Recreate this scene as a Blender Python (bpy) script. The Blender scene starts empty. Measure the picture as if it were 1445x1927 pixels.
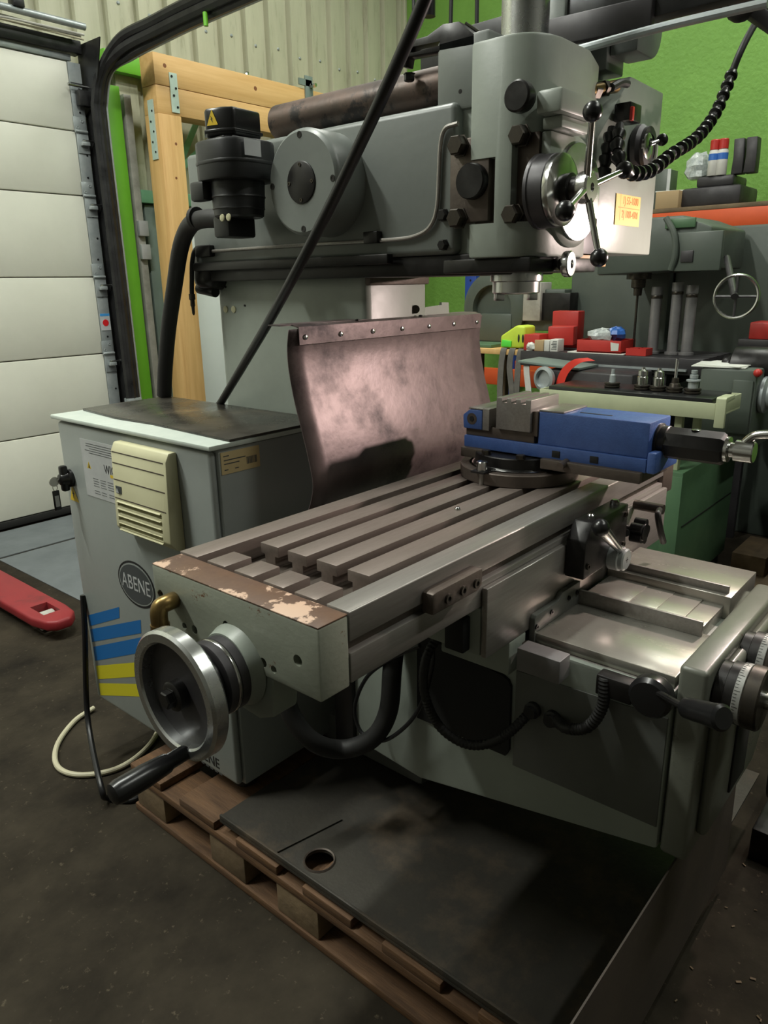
import bpy, bmesh, math, random
from mathutils import Vector, Matrix

random.seed(7)
scene = bpy.context.scene
COL = scene.collection

# ---------------------------------------------------------------- camera
cam_data = bpy.data.cameras.new('camera')
cam = bpy.data.objects.new('camera', cam_data)
COL.objects.link(cam)
cam_data.sensor_fit = 'HORIZONTAL'
cam_data.sensor_width = 36.0
cam_data.lens = 1393.0 / 1445.0 * 36.0
cam_data.clip_start = 0.02
cam_data.clip_end = 60
YAW, PITCH, ROLL = 0.8594, 0.29964, 0.017256
fwd = Vector((math.sin(YAW) * math.cos(PITCH), math.cos(YAW) * math.cos(PITCH), -math.sin(PITCH)))
right = Vector((math.cos(YAW), -math.sin(YAW), 0))
down = fwd.cross(right)
r2 = right * math.cos(ROLL) + down * math.sin(ROLL)
d2 = -right * math.sin(ROLL) + down * math.cos(ROLL)
mw = Matrix((( r2.x, -d2.x, -fwd.x, -0.656),
             ( r2.y, -d2.y, -fwd.y, -0.82),
             ( r2.z, -d2.z, -fwd.z, 1.35),
             (0, 0, 0, 1)))
cam.matrix_world = mw
scene.camera = cam

# ---------------------------------------------------------------- world, exposure
world = bpy.data.worlds.new('world')
scene.world = world
world.use_nodes = True
world.node_tree.nodes['Background'].inputs[0].default_value = (0.75, 0.85, 0.9, 1)
world.node_tree.nodes['Background'].inputs[1].default_value = 0.02
scene.view_settings.view_transform = 'Standard'
scene.view_settings.look = 'None'
scene.view_settings.exposure = 0.0
scene.view_settings.gamma = 1.0
scene.view_settings.use_curve_mapping = False

# strength of the hall's fluorescent fixtures and of the machine's work lamp
TUBE_POWER = 36.0
LAMP_POWER = 40.0

# ---------------------------------------------------------------- helpers
def lin(c):
    out = []
    for v in c:
        v = v / 255.0
        out.append(v / 12.92 if v <= 0.04045 else ((v + 0.055) / 1.055) ** 2.4)
    return (out[0], out[1], out[2], 1.0)

MATS = {}

def mat(name, c1, c2=None, scale=6.0, rough=0.5, rvar=0.0, metal=0.0, bump=0.0, bscale=80.0,
        wear=None, wscale=12.0, wlevel=0.62, stretch=(1, 1, 1), spec=0.5, coat=0.0, wmetal=0.0, wrough=0.6, soft=0.04):
    """procedural principled material; colours are sRGB 0-255"""
    m = bpy.data.materials.new(name)
    m.use_nodes = True
    nt = m.node_tree
    N, L = nt.nodes, nt.links
    b = N['Principled BSDF']
    b.inputs['Roughness'].default_value = rough
    b.inputs['Metallic'].default_value = metal
    b.inputs['Specular IOR Level'].default_value = spec
    b.inputs['Coat Weight'].default_value = coat
    b.inputs['Base Color'].default_value = lin(c1)
    tc = N.new('ShaderNodeTexCoord')
    mp = N.new('ShaderNodeMapping')
    mp.inputs['Scale'].default_value = stretch
    L.new(tc.outputs['Object'], mp.inputs['Vector'])
    col = None
    if c2 is not None:
        n = N.new('ShaderNodeTexNoise')
        n.inputs['Scale'].default_value = scale
        n.inputs['Detail'].default_value = 6
        n.inputs['Roughness'].default_value = 0.62
        L.new(mp.outputs[0], n.inputs['Vector'])
        r = N.new('ShaderNodeValToRGB')
        r.color_ramp.elements[0].position = 0.32
        r.color_ramp.elements[1].position = 0.68
        r.color_ramp.elements[0].color = lin(c1)
        r.color_ramp.elements[1].color = lin(c2)
        L.new(n.outputs['Fac'], r.inputs['Fac'])
        col = r.outputs['Color']
        if rvar:
            mr = N.new('ShaderNodeMapRange')
            mr.inputs['From Min'].default_value = 0.3
            mr.inputs['From Max'].default_value = 0.7
            mr.inputs['To Min'].default_value = max(0.03, rough - rvar)
            mr.inputs['To Max'].default_value = min(1, rough + rvar)
            L.new(n.outputs['Fac'], mr.inputs['Value'])
            L.new(mr.outputs[0], b.inputs['Roughness'])
        L.new(col, b.inputs['Base Color'])
    if wear is not None:
        n2 = N.new('ShaderNodeTexNoise')
        n2.inputs['Scale'].default_value = wscale
        n2.inputs['Detail'].default_value = 8
        n2.inputs['Roughness'].default_value = 0.7
        L.new(mp.outputs[0], n2.inputs['Vector'])
        r2_ = N.new('ShaderNodeValToRGB')
        r2_.color_ramp.elements[0].position = wlevel - soft
        r2_.color_ramp.elements[1].position = wlevel + soft
        r2_.color_ramp.elements[0].color = (0, 0, 0, 1)
        r2_.color_ramp.elements[1].color = (1, 1, 1, 1)
        L.new(n2.outputs['Fac'], r2_.inputs['Fac'])
        mx = N.new('ShaderNodeMix')
        mx.data_type = 'RGBA'
        L.new(r2_.outputs['Color'], mx.inputs['Factor'])
        if col is not None:
            L.new(col, mx.inputs['A'])
        else:
            mx.inputs['A'].default_value = lin(c1)
        mx.inputs['B'].default_value = lin(wear)
        L.new(mx.outputs['Result'], b.inputs['Base Color'])
        if wmetal:
            ml = N.new('ShaderNodeMath')
            ml.operation = 'MULTIPLY'
            ml.inputs[1].default_value = wmetal
            L.new(r2_.outputs['Color'], ml.inputs[0])
            L.new(ml.outputs[0], b.inputs['Metallic'])
    if bump:
        n3 = N.new('ShaderNodeTexNoise')
        n3.inputs['Scale'].default_value = bscale
        n3.inputs['Detail'].default_value = 5
        L.new(mp.outputs[0], n3.inputs['Vector'])
        bp = N.new('ShaderNodeBump')
        bp.inputs['Strength'].default_value = bump
        bp.inputs['Distance'].default_value = 0.01
        L.new(n3.outputs['Fac'], bp.inputs['Height'])
        L.new(bp.outputs[0], b.inputs['Normal'])
    MATS[name] = m
    return m


def emit(name, col, strength):
    m = bpy.data.materials.new(name)
    m.use_nodes = True
    b = m.node_tree.nodes['Principled BSDF']
    b.inputs['Base Color'].default_value = (0.9, 0.9, 0.9, 1)
    b.inputs['Emission Color'].default_value = col
    b.inputs['Emission Strength'].default_value = strength
    MATS[name] = m
    return m


def frame(d):
    """rotation whose local z points along d"""
    return Vector(d).normalized().to_track_quat('Z', 'Y').to_matrix()


def smooth_path(pts, sub=8):
    pts = [Vector(p) for p in pts]
    if len(pts) < 3:
        return pts
    ext = [pts[0] * 2 - pts[1]] + pts + [pts[-1] * 2 - pts[-2]]
    out = []
    for i in range(1, len(ext) - 2):
        p0, p1, p2, p3 = ext[i - 1:i + 3]
        for k in range(sub):
            t = k / sub
            out.append(0.5 * ((2 * p1) + (-p0 + p2) * t + (2 * p0 - 5 * p1 + 4 * p2 - p3) * t * t
                              + (-p0 + 3 * p1 - 3 * p2 + p3) * t ** 3))
    out.append(pts[-1])
    return out


class MB:
    """collects shapes; build() links them as ONE mesh object"""
    def __init__(self):
        self.v, self.f = [], []

    def add(self, vs, fs):
        o = len(self.v)
        self.v += [tuple(q) for q in vs]
        self.f += [tuple(i + o for i in q) for q in fs]
        return self

    def box(self, x0, x1, y0, y1, z0, z1):
        x0, x1 = sorted((x0, x1)); y0, y1 = sorted((y0, y1)); z0, z1 = sorted((z0, z1))
        vs = [(x0, y0, z0), (x1, y0, z0), (x1, y1, z0), (x0, y1, z0), (x0, y0, z1), (x1, y0, z1), (x1, y1, z1), (x0, y1, z1)]
        return self.add(vs, [(0, 3, 2, 1), (4, 5, 6, 7), (0, 1, 5, 4), (1, 2, 6, 5), (2, 3, 7, 6), (3, 0, 4, 7)])

    def obox(self, c, size, R=None):
        c = Vector(c)
        R = R if R is not None else Matrix.Identity(3)
        vs = []
        for dz in (-1, 1):
            for dx, dy in ((-1, -1), (1, -1), (1, 1), (-1, 1)):
                vs.append(c + R @ Vector((dx * size[0] / 2, dy * size[1] / 2, dz * size[2] / 2)))
        return self.add(vs, [(0, 3, 2, 1), (4, 5, 6, 7), (0, 1, 5, 4), (1, 2, 6, 5), (2, 3, 7, 6), (3, 0, 4, 7)])

    def bar(self, p0, p1, w, h, up=(0, 0, 1)):
        p0, p1 = Vector(p0), Vector(p1)
        z = (p1 - p0).normalized()
        x = Vector(up).cross(z).normalized()
        y = z.cross(x)
        R = Matrix((x, y, z)).transposed()
        return self.obox((p0 + p1) / 2, (w, h, (p1 - p0).length), R)

    def lathe(self, p, d, prof, n=28, cap=True):
        """profile [(radius, distance along d)] turned about the axis through p"""
        p, R = Vector(p), frame(d)
        vs, fs = [], []
        m = len(prof)
        for (r, h) in prof:
            for k in range(n):
                a = 2 * math.pi * k / n
                vs.append(p + R @ Vector((r * math.cos(a), r * math.sin(a), h)))
        for j in range(m - 1):
            for k in range(n):
                a, b = j * n + k, j * n + (k + 1) % n
                fs.append((a, b, b + n, a + n))
        if cap:
            fs.append(tuple(reversed(range(n))))
            fs.append(tuple(range((m - 1) * n, m * n)))
        return self.add(vs, fs)

    def cyl(self, p0, p1, r0, r1=None, n=24):
        p0, p1 = Vector(p0), Vector(p1)
        return self.lathe(p0, p1 - p0, [(r0, 0), (r1 if r1 is not None else r0, (p1 - p0).length)], n)

    def tube(self, pts, r, n=10, smooth=True, sub=8, ridge=0.0, pitch=0.008):
        path = smooth_path(pts, sub) if smooth else [Vector(p) for p in pts]
        if ridge:
            fine = [path[0]]
            for q in path[1:]:
                d = (q - fine[-1]).length
                k = max(1, int(d / (pitch / 2)))
                a = fine[-1].copy()
                for i in range(1, k + 1):
                    fine.append(a.lerp(q, i / k))
            path = fine
        vs, fs = [], []
        t_prev = None
        nx = None
        for i, q in enumerate(path):
            t = (path[min(i + 1, len(path) - 1)] - path[max(i - 1, 0)]).normalized()
            if nx is None:
                nx = t.orthogonal().normalized()
            else:
                nx = (nx - t * nx.dot(t)).normalized()
            ny = t.cross(nx)
            rr = r + (ridge if (ridge and i % 2) else 0)
            for k in range(n):
                a = 2 * math.pi * k / n
                vs.append(q + nx * (rr * math.cos(a)) + ny * (rr * math.sin(a)))
        for j in range(len(path) - 1):
            for k in range(n):
                a, b = j * n + k, j * n + (k + 1) % n
                fs.append((a, b, b + n, a + n))
        fs.append(tuple(reversed(range(n))))
        fs.append(tuple(range((len(path) - 1) * n, len(path) * n)))
        return self.add(vs, fs)

    def prism(self, poly, axis, a, b):
        """extrude a 2-D polygon; axis x: poly in (y, z), y: (x, z), z: (x, y)"""
        def P(u, v, w):
            return {'x': (w, u, v), 'y': (u, w, v), 'z': (u, v, w)}[axis]
        n = len(poly)
        area = sum(poly[i][0] * poly[(i + 1) % n][1] - poly[(i + 1) % n][0] * poly[i][1] for i in range(n))
        if (area < 0) != (axis == 'y'):
            poly = poly[::-1]
        a, b = min(a, b), max(a, b)
        vs = [P(u, v, a) for u, v in poly] + [P(u, v, b) for u, v in poly]
        fs = [tuple(reversed(range(n))), tuple(range(n, 2 * n))]
        for i in range(n):
            j = (i + 1) % n
            fs.append((i, j, j + n, i + n))
        return self.add(vs, fs)

    def sphere(self, c, r, n=16, squash=1.0, d=(0, 0, 1)):
        prof = []
        for i in range(n // 2 + 1):
            a = math.pi * i / (n // 2)
            prof.append((max(1e-5, r * math.sin(a)), -r * squash * math.cos(a)))
        return self.lathe(c, d, prof, n)

    def mesh(self, name, bevel=0.0, seg=2, angle=35):
        me = bpy.data.meshes.new(name)
        me.from_pydata(self.v, [], self.f)
        bm = bmesh.new()
        bm.from_mesh(me)
        bmesh.ops.remove_doubles(bm, verts=bm.verts, dist=1e-5)
        bmesh.ops.recalc_face_normals(bm, faces=bm.faces)
        if bevel:
            es = [e for e in bm.edges if len(e.link_faces) == 2 and e.calc_face_angle(0) > math.radians(30)]
            bmesh.ops.bevel(bm, geom=es, offset=bevel, segments=seg, profile=0.5, affect='EDGES', clamp_overlap=True)
        bm.to_mesh(me)
        bm.free()
        me.polygons.foreach_set('use_smooth', [True] * len(me.polygons))
        me.set_sharp_from_angle(angle=math.radians(angle))
        return me

    def build(self, name, material, parent=None, bevel=0.0, seg=2, angle=35, label=None, kind=None):
        me = self.mesh(name, bevel, seg, angle)
        me.materials.append(MATS[material])
        o = bpy.data.objects.new(name, me)
        COL.objects.link(o)
        adopt(o, parent)
        if label:
            o['label'] = label
        if kind:
            o['kind'] = kind
        return o


ORIGIN = {}

def adopt(o, parent):
    if parent is not None:
        o.parent = parent
        base = ORIGIN.get(parent.name)
        if base is not None:
            o.matrix_parent_inverse = Matrix.Translation(-base)
        elif parent.name in PLACED:
            o.matrix_parent_inverse = PLACED[parent.name].inverted()

PLACED = {}

def inst(name, me, parent, loc, R=None, material=None, label=None):
    """a copy of shared mesh data placed at loc"""
    if material is not None and not me.materials:
        me.materials.append(MATS[material])
    o = bpy.data.objects.new(name, me)
    COL.objects.link(o)
    M = Matrix.Translation(Vector(loc)) @ (R.to_4x4() if R is not None else Matrix.Identity(4))
    adopt(o, parent)
    o.matrix_basis = M
    PLACED[o.name] = M
    if label:
        o['label'] = label
    return o


def thing(name, label, cat, loc=(0, 0, 0), group=None):
    o = bpy.data.objects.new(name, None)
    COL.objects.link(o)
    o.location = loc
    o.empty_display_size = 0.1
    ORIGIN[o.name] = Vector(loc)
    o['label'] = label
    o['category'] = cat
    if group:
        o['group'] = group
    return o


def tag(o, label, cat, group=None):
    o['label'] = label
    o['category'] = cat
    if group:
        o['group'] = group
    return o


def struct(o, label=None, cat=None):
    o['kind'] = 'structure'
    if label:
        o['label'] = label
    if cat:
        o['category'] = cat
    return o


def cut(obj, mb):
    """cut the solids in mb out of obj"""
    me = mb.mesh('cutter')
    c = bpy.data.objects.new('cutter', me)
    COL.objects.link(c)
    md = obj.modifiers.new('cut', 'BOOLEAN')
    md.operation = 'DIFFERENCE'
    md.solver = 'EXACT'
    md.object = c
    M0, inv, par = obj.matrix_basis.copy(), obj.matrix_parent_inverse.copy(), obj.parent
    dg = bpy.context.evaluated_depsgraph_get()
    ev = obj.evaluated_get(dg)
    new = bpy.data.meshes.new_from_object(ev)
    obj.modifiers.clear()
    obj.data = new
    bpy.data.objects.remove(c)
    new.polygons.foreach_set('use_smooth', [True] * len(new.polygons))
    new.set_sharp_from_angle(angle=math.radians(35))
    return obj


def text(name, s, material, parent, loc, R, size, depth=0.0006, align='CENTER', sx=1.0):
    cu = bpy.data.curves.new(name, 'FONT')
    cu.body = s
    cu.size = size
    cu.extrude = depth
    cu.align_x = align
    cu.align_y = 'CENTER'
    cu.resolution_u = 3
    t = bpy.data.objects.new(name, cu)
    COL.objects.link(t)
    dg = bpy.context.evaluated_depsgraph_get()
    me = bpy.data.meshes.new_from_object(t.evaluated_get(dg))
    bpy.data.objects.remove(t)
    for v in me.vertices:
        v.co = Vector(loc) + R @ Vector((v.co.x * sx, v.co.y, v.co.z))
    me.materials.clear()
    me.materials.append(MATS[material])
    o = bpy.data.objects.new(name, me)
    COL.objects.link(o)
    adopt(o, parent)
    return o


# text frames: letters reading on a face whose outward normal is -x / -y
R_NX = Matrix(((0, 0, -1), (-1, 0, 0), (0, 1, 0)))
R_NY = Matrix(((1, 0, 0), (0, 0, -1), (0, 1, 0)))

_hex_cache = {}

def hexbolt(parent, p, d, r=0.012, h=0.01, material='bolt', name='bolt'):
    """hexagon bolt head standing on a face at p, pointing along d"""
    key = (r, h, material)
    if key not in _hex_cache:
        mb = MB().lathe((0, 0, 0), (0, 0, 1), [(r * 1.15, 0), (r * 1.15, h * 0.12), (r, h * 0.14), (r, h * 0.85), (r * 0.86, h)], 6)
        _hex_cache[key] = mb.mesh('hex_bolt', 0, angle=20)
    return inst(name, _hex_cache[key], parent, p, frame(d), material)


_soc_cache = {}

def socket(parent, p, d, r=0.006, h=0.004, material='black_steel', name='screw'):
    """socket screw: short cylinder with a recess"""
    key = (r, h, material)
    if key not in _soc_cache:
        mb = MB().lathe((0, 0, 0), (0, 0, 1), [(r, 0), (r, h), (r * 0.55, h), (r * 0.5, h * 0.35), (r * 0.05, h * 0.35)], 14)
        _soc_cache[key] = mb.mesh('socket_screw')
    return inst(name, _soc_cache[key], parent, p, frame(d), material)

# ---------------------------------------------------------------- materials
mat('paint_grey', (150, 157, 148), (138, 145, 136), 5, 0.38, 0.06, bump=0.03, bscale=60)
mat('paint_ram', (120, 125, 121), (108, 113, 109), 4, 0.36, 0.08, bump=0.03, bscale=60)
mat('paint_chipped', (106, 108, 98), (96, 98, 89), 6, 0.34, 0.08, bump=0.04, bscale=50, wear=(84, 60, 48), wscale=32, wlevel=0.68, soft=0.015)
mat('dark_grey', (96, 98, 93), (84, 86, 82), 5, 0.42, 0.08, bump=0.03)
mat('cabinet_grey', (150, 155, 152), (140, 146, 143), 3, 0.4, 0.06, bump=0.02, bscale=120)
mat('cabinet_lid', (198, 206, 198), (180, 190, 182), 9, 0.4, 0.1)
mat('black_mat', (42, 41, 38), (66, 62, 55), 7, 0.3, 0.15, wear=(104, 92, 74), wscale=5, wlevel=0.66, soft=0.12)
mat('cream_plastic', (206, 203, 168), (196, 192, 156), 6, 0.45)
mat('steel_ground', (154, 150, 145), (140, 135, 130), 20, 0.34, 0.06, metal=0.5, stretch=(0.6, 8, 8), bump=0.01, bscale=120)
mat('steel_table', (138, 126, 119), (124, 113, 106), 14, 0.40, 0.05, metal=0.45, stretch=(1.2, 8, 8), bump=0.015, bscale=140)
mat('steel_way', (168, 165, 156), (160, 157, 148), 10, 0.25, 0.03, metal=0.6, stretch=(6, 0.8, 6))
mat('steel_bright', (196, 196, 194), None, rough=0.2, metal=1.0)
mat('aluminium', (205, 207, 206), (188, 190, 190), 14, 0.27, 0.08, metal=0.95)
mat('cast_iron', (98, 88, 80), (80, 71, 65), 14, 0.48, 0.1, metal=0.45, bump=0.08, bscale=90)
mat('rusty_tube', (70, 64, 61), (98, 80, 71), 9, 0.45, 0.1, metal=0.6, bump=0.05, wear=(46, 43, 43), wscale=14, wlevel=0.56)
mat('guard_steel', (98, 86, 86), (132, 117, 115), 5, 0.42, 0.08, metal=0.4, bump=0.05, bscale=45, wear=(58, 50, 51), wscale=5, wlevel=0.57, soft=0.10, spec=0.4)
mat('bracket_top', (104, 80, 64), (88, 66, 54), 14, 0.5, 0.1, bump=0.06, wear=(198, 168, 146), wscale=11, wlevel=0.535, soft=0.012)
mat('bracket_side', (140, 144, 131), (130, 134, 121), 8, 0.45, 0.08, bump=0.05, wear=(98, 68, 48), wscale=26, wlevel=0.63, soft=0.015, stretch=(1, 1, 1.6))
mat('black_steel', (30, 29, 29), (40, 38, 37), 30, 0.35, 0.08, metal=0.4)
mat('bolt', (84, 78, 70), (60, 56, 52), 40, 0.36, 0.1, metal=0.8)
mat('arbor_steel', (132, 130, 130), (116, 114, 115), 14, 0.36, 0.05, metal=0.3)
mat('black_plastic', (24, 24, 25), None, rough=0.28)
mat('motor_black', (38, 39, 40), (30, 31, 32), 9, 0.42, 0.08, bump=0.02)
mat('rubber', (20, 20, 20), (30, 29, 28), 14, 0.62, 0.1)
mat('void_black', (14, 14, 14), None, rough=0.7)
mat('brass', (150, 126, 78), (112, 92, 56), 22, 0.36, 0.1, metal=0.85)
mat('vise_blue', (70, 98, 158), (62, 88, 146), 40, 0.38, 0.1, bump=0.1, bscale=260)
mat('pale_wood', (222, 182, 122), (206, 162, 100), 4, 0.55, 0.05, stretch=(0.5, 8, 8), bump=0.03)
mat('post_wood', (222, 182, 122), (202, 158, 98), 4, 0.55, 0.05, stretch=(8, 8, 0.5), bump=0.03)
mat('pallet_wood', (104, 74, 46), (74, 53, 36), 9, 0.78, 0.1, stretch=(6, 0.8, 6), bump=0.2, bscale=40)
mat('old_wood', (128, 108, 82), (98, 82, 62), 9, 0.75, bump=0.2, bscale=50)
mat('knot', (128, 78, 44), None, rough=0.6)
mat('galvanised', (176, 182, 182), (152, 160, 162), 18, 0.38, 0.08, metal=0.4)
mat('zinc_plate', (205, 222, 214), (188, 206, 198), 18, 0.35, 0.05, metal=0.15)
mat('door_white', (224, 224, 211), (214, 214, 201), 2, 0.5, 0.05, bump=0.02, bscale=300)
mat('corrugated', (192, 191, 168), (176, 176, 152), 3, 0.45, 0.08, stretch=(3, 3, 0.5), wear=(150, 148, 124), wscale=6, wlevel=0.66, soft=0.1)
mat('green_steel', (112, 186, 50), (104, 176, 46), 5, 0.45)
mat('mint_steel', (132, 190, 150), (118, 172, 138), 6, 0.45)
mat('grey_steel', (120, 134, 128), (108, 122, 116), 5, 0.5)
mat('green_wall', (118, 166, 72), (108, 154, 64), 3, 0.6, bump=0.5, bscale=34)
mat('white_board', (225, 232, 228), (216, 224, 220), 2, 0.5)
mat('dirty_white', (190, 188, 180), (150, 148, 140), 9, 0.6)
mat('wall_grey', (128, 126, 120), (112, 110, 104), 3, 0.7)
mat('track_black', (44, 44, 46), (60, 60, 60), 12, 0.36, 0.1, metal=0.6)
mat('cable_black', (22, 22, 24), None, rough=0.4)
mat('cable_cream', (196, 190, 164), (180, 174, 148), 12, 0.5)
mat('concrete', (60, 54, 44), (30, 27, 23), 3.0, 0.82, 0.1, bump=0.15, bscale=60, wear=(86, 78, 65), wscale=40, wlevel=0.645, soft=0.04, spec=0.1)
mat('mat_grey', (104, 110, 112), (90, 96, 98), 5, 0.75)
mat('jack_red', (142, 38, 43), (128, 32, 38), 5, 0.5, wear=(92, 34, 36), wscale=6, wlevel=0.64, soft=0.1)
mat('tray_steel', (70, 67, 61), (50, 48, 45), 5, 0.5, 0.12, metal=0.2, bump=0.08, wear=(98, 86, 72), wscale=5, wlevel=0.62, soft=0.12, spec=0.25)
mat('flap_rubber', (78, 68, 60), (64, 57, 52), 6, 0.6, bump=0.05)
mat('ink_black', (28, 28, 30), None, rough=0.5)
mat('logo_grey', (70, 74, 76), None, rough=0.5)
mat('stripe_blue', (28, 104, 172), None, rough=0.45)
mat('stripe_yellow', (206, 196, 40), None, rough=0.45)
mat('warning_yellow', (224, 190, 40), None, rough=0.45)
mat('label_white', (196, 198, 198), (180, 182, 184), 12, 0.4)
mat('label_tan', (206, 186, 140), (194, 172, 124), 12, 0.45)
mat('plate_yellow', (240, 206, 130), None, rough=0.35)
mat('plate_orange', (214, 118, 44), None, rough=0.5)
mat('sticker_blue', (70, 150, 214), None, rough=0.4)
mat('sticker_red', (214, 36, 40), None, rough=0.4)
mat('red_plastic', (190, 52, 46), (178, 46, 40), 8, 0.4)
mat('orange_rack', (226, 92, 40), (212, 84, 36), 6, 0.45)
mat('rack_blue', (30, 66, 150), None, rough=0.45)
mat('machine_green', (84, 116, 84), (74, 104, 76), 5, 0.42, 0.06)
mat('machine_grey_green', (82, 90, 82), (74, 82, 75), 5, 0.45, 0.06)
mat('cart_cream', (186, 192, 158), (172, 178, 146), 6, 0.45)
mat('dark_iron', (70, 68, 70), (56, 54, 56), 9, 0.45, 0.1, metal=0.4)
mat('hivis', (200, 222, 70), (186, 208, 60), 12, 0.5)
mat('foil_green', (90, 220, 70), None, rough=0.4)
mat('card_white', (214, 212, 206), (196, 194, 188), 14, 0.55)
mat('cardboard', (176, 150, 112), None, rough=0.7)
mat('bag_blue', (60, 110, 190), None, rough=0.3)
mat('paper', (222, 224, 216), (206, 208, 200), 9, 0.6)
mat('strap_grey', (110, 106, 100), (90, 88, 84), 20, 0.8)
mat('strap_red', (220, 56, 40), None, rough=0.6)
mat('plastic_wrap', (200, 206, 204), (150, 158, 158), 40, 0.18, bump=0.8, bscale=30)
mat('key_steel', (190, 188, 180), None, rough=0.3, metal=0.9)
mat('kraft_tan', (196, 150, 96), None, rough=0.6)
mat('scale_white', (150, 150, 146), None, rough=0.4, metal=0.3)
emit('tube_light', (1.0, 0.98, 0.9, 1), 14.0)
emit('lamp_glow', (1.0, 0.86, 0.78, 1), 30.0)

# ================================================================ THE HALL
XR = 4.95      # green wall
YB = 3.72      # corrugated wall
fl = struct(MB().box(-3.5, XR + 0.1, -4.2, YB + 0.1, -0.1, 0).build('floor', 'concrete'),
            'dark stained concrete workshop floor', 'floor')
# corrugated sheet: trapezoid profile swept upwards
poly_f, x = [], 1.93 - 26 * 0.211
prof = [(0.0, 0.0), (0.148, 0.0), (0.155, 0.042), (0.202, 0.042)]
line = []
while x < XR - 0.02:
    for dx, dy in prof:
        line.append((min(x + dx, XR), YB - 0.045 + dy))
    x += 0.211
mb = MB()
vs, fs = [], []
for (u, v) in line:
    vs += [(u, v, 0.0), (u, v, 4.4)]
for i in range(len(line) - 1):
    fs.append((2 * i, 2 * i + 2, 2 * i + 3, 2 * i + 1))
mb.add(vs, fs)
wb = struct(mb.build('wall_back', 'corrugated', angle=20), 'cream corrugated steel wall above the timber frame', 'wall')
outer = MB().box(-3.6, XR + 0.1, YB + 0.02, YB + 0.1, 0, 4.4).build('backing', 'grey_steel', wb)
# screws that hold the sheets
sc = MB().lathe((0, 0, 0), (0, -1, 0), [(0.011, 0), (0.011, 0.004), (0.006, 0.009)], 8).mesh('sheet_screw')
for i in range(0, 22):
    inst('sheet_screw', sc, wb, (1.93 + (i - 6) * 0.211 + 0.075, YB - 0.045, 2.95 + 0.02 * (i % 2)), None, 'galvanised')
struct(MB().box(XR, XR + 0.12, -4.2, YB, 0, 4.4).build('wall_right', 'green_wall'), 'bright green painted rough masonry wall', 'wall')
struct(MB().box(-3.62, -3.5, -4.2, YB, 0, 4.4).build('wall_left', 'wall_grey'), 'plain grey wall opposite the green wall', 'wall')
struct(MB().box(-3.5, XR, -4.32, -4.2, 0, 4.4).build('wall_front', 'wall_grey'), 'plain grey wall behind the viewer', 'wall')
struct(MB().box(-3.6, XR + 0.1, -4.3, YB + 0.1, 4.4, 4.5).build('ceiling', 'dirty_white'), 'pale sheet ceiling of the hall', 'ceiling')
# corner post where sheet wall meets green wall
struct(MB().box(XR - 0.03, XR - 0.001, YB - 0.06, YB - 0.031, 0, 4.4).build('trim_1', 'corrugated', bevel=0.004), 'cream steel angle in the corner beside the green wall', 'trim')

# ---------------------------------------------------------------- sectional door
door = MB().box(-2.4, 1.775, 3.60, 3.612, 0.0, 2.56).build('door_1', 'door_white')
struct(door, 'white insulated sectional overhead door', 'door')
zz = [0.055, 0.52, 0.962, 1.415, 1.868, 2.21, 2.565]
for i in range(6):
    MB().box(-2.4, 1.775, 3.555, 3.598, zz[i] + 0.003, zz[i + 1] - 0.003).build('panel', 'door_white', door, bevel=0.006)
    st = MB().box(1.777, 1.847, 3.552, 3.598, zz[i] + 0.002, zz[i + 1] - 0.002).build('end_stile', 'galvanised', door, bevel=0.002)
    for k in range(3):
        socket(st, (1.815 + 0.012 * (k % 2), 3.552, zz[i] + 0.1 + 0.12 * k), (0, -1, 0), 0.006, 0.002, 'track_black', 'rivet')
for i in range(1, 6):
    h = MB().box(1.765, 1.835, 3.545, 3.551, zz[i] + 0.004, zz[i] + 0.075)
    h.box(1.775, 1.845, 3.545, 3.551, zz[i] - 0.115, zz[i] - 0.004)
    h.cyl((1.765, 3.54, zz[i]), (1.84, 3.54, zz[i]), 0.008)
    hg = h.build('hinge', 'galvanised', door, bevel=0.001)
    MB().cyl((1.795, 3.525, zz[i] - 0.05), (1.87, 3.525, zz[i] - 0.05), 0.007).build('roller_shaft', 'steel_bright', hg)
    MB().box(1.79, 1.835, 3.515, 3.545, zz[i] - 0.075, zz[i] - 0.055).build('roller_bracket', 'galvanised', hg, bevel=0.002)
    for q in (0.02, 0.055):
        socket(hg, (1.785 + (0.03 if q > 0.03 else 0), 3.545, zz[i] + q), (0, -1, 0), 0.008, 0.004, 'galvanised', 'nut')
MB().box(-2.4, 1.80, 3.548, 3.61, 0.012, 0.054).build('bottom_seal', 'rubber', door, bevel=0.004)
MB().box(-2.4, 1.80, 3.55, 3.6, 2.568, 2.60).build('top_rail', 'galvanised', door, bevel=0.003)
tb = MB().box(1.775, 1.847, 3.545, 3.55, 2.46, 2.56).build('top_roller_plate', 'galvanised', door)
MB().cyl((1.745, 3.52, 2.44), (1.87, 3.52, 2.44), 0.008).build('top_roller_shaft', 'steel_bright', tb)
MB().box(1.795, 1.875, 3.50, 3.545, 2.34, 2.42).build('top_roller_arm', 'track_black', tb, bevel=0.004)
stk = MB().box(1.78, 1.843, 3.549, 3.5515, 1.10, 1.20).build('notice_sticker', 'label_white', door)
MB().box(1.78, 1.843, 3.5485, 3.549, 1.185, 1.20).build('sticker_band', 'sticker_blue', stk)
MB().cyl((1.812, 3.549, 1.145), (1.812, 3.548, 1.145), 0.02).build('sticker_dot', 'sticker_red', stk)

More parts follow.
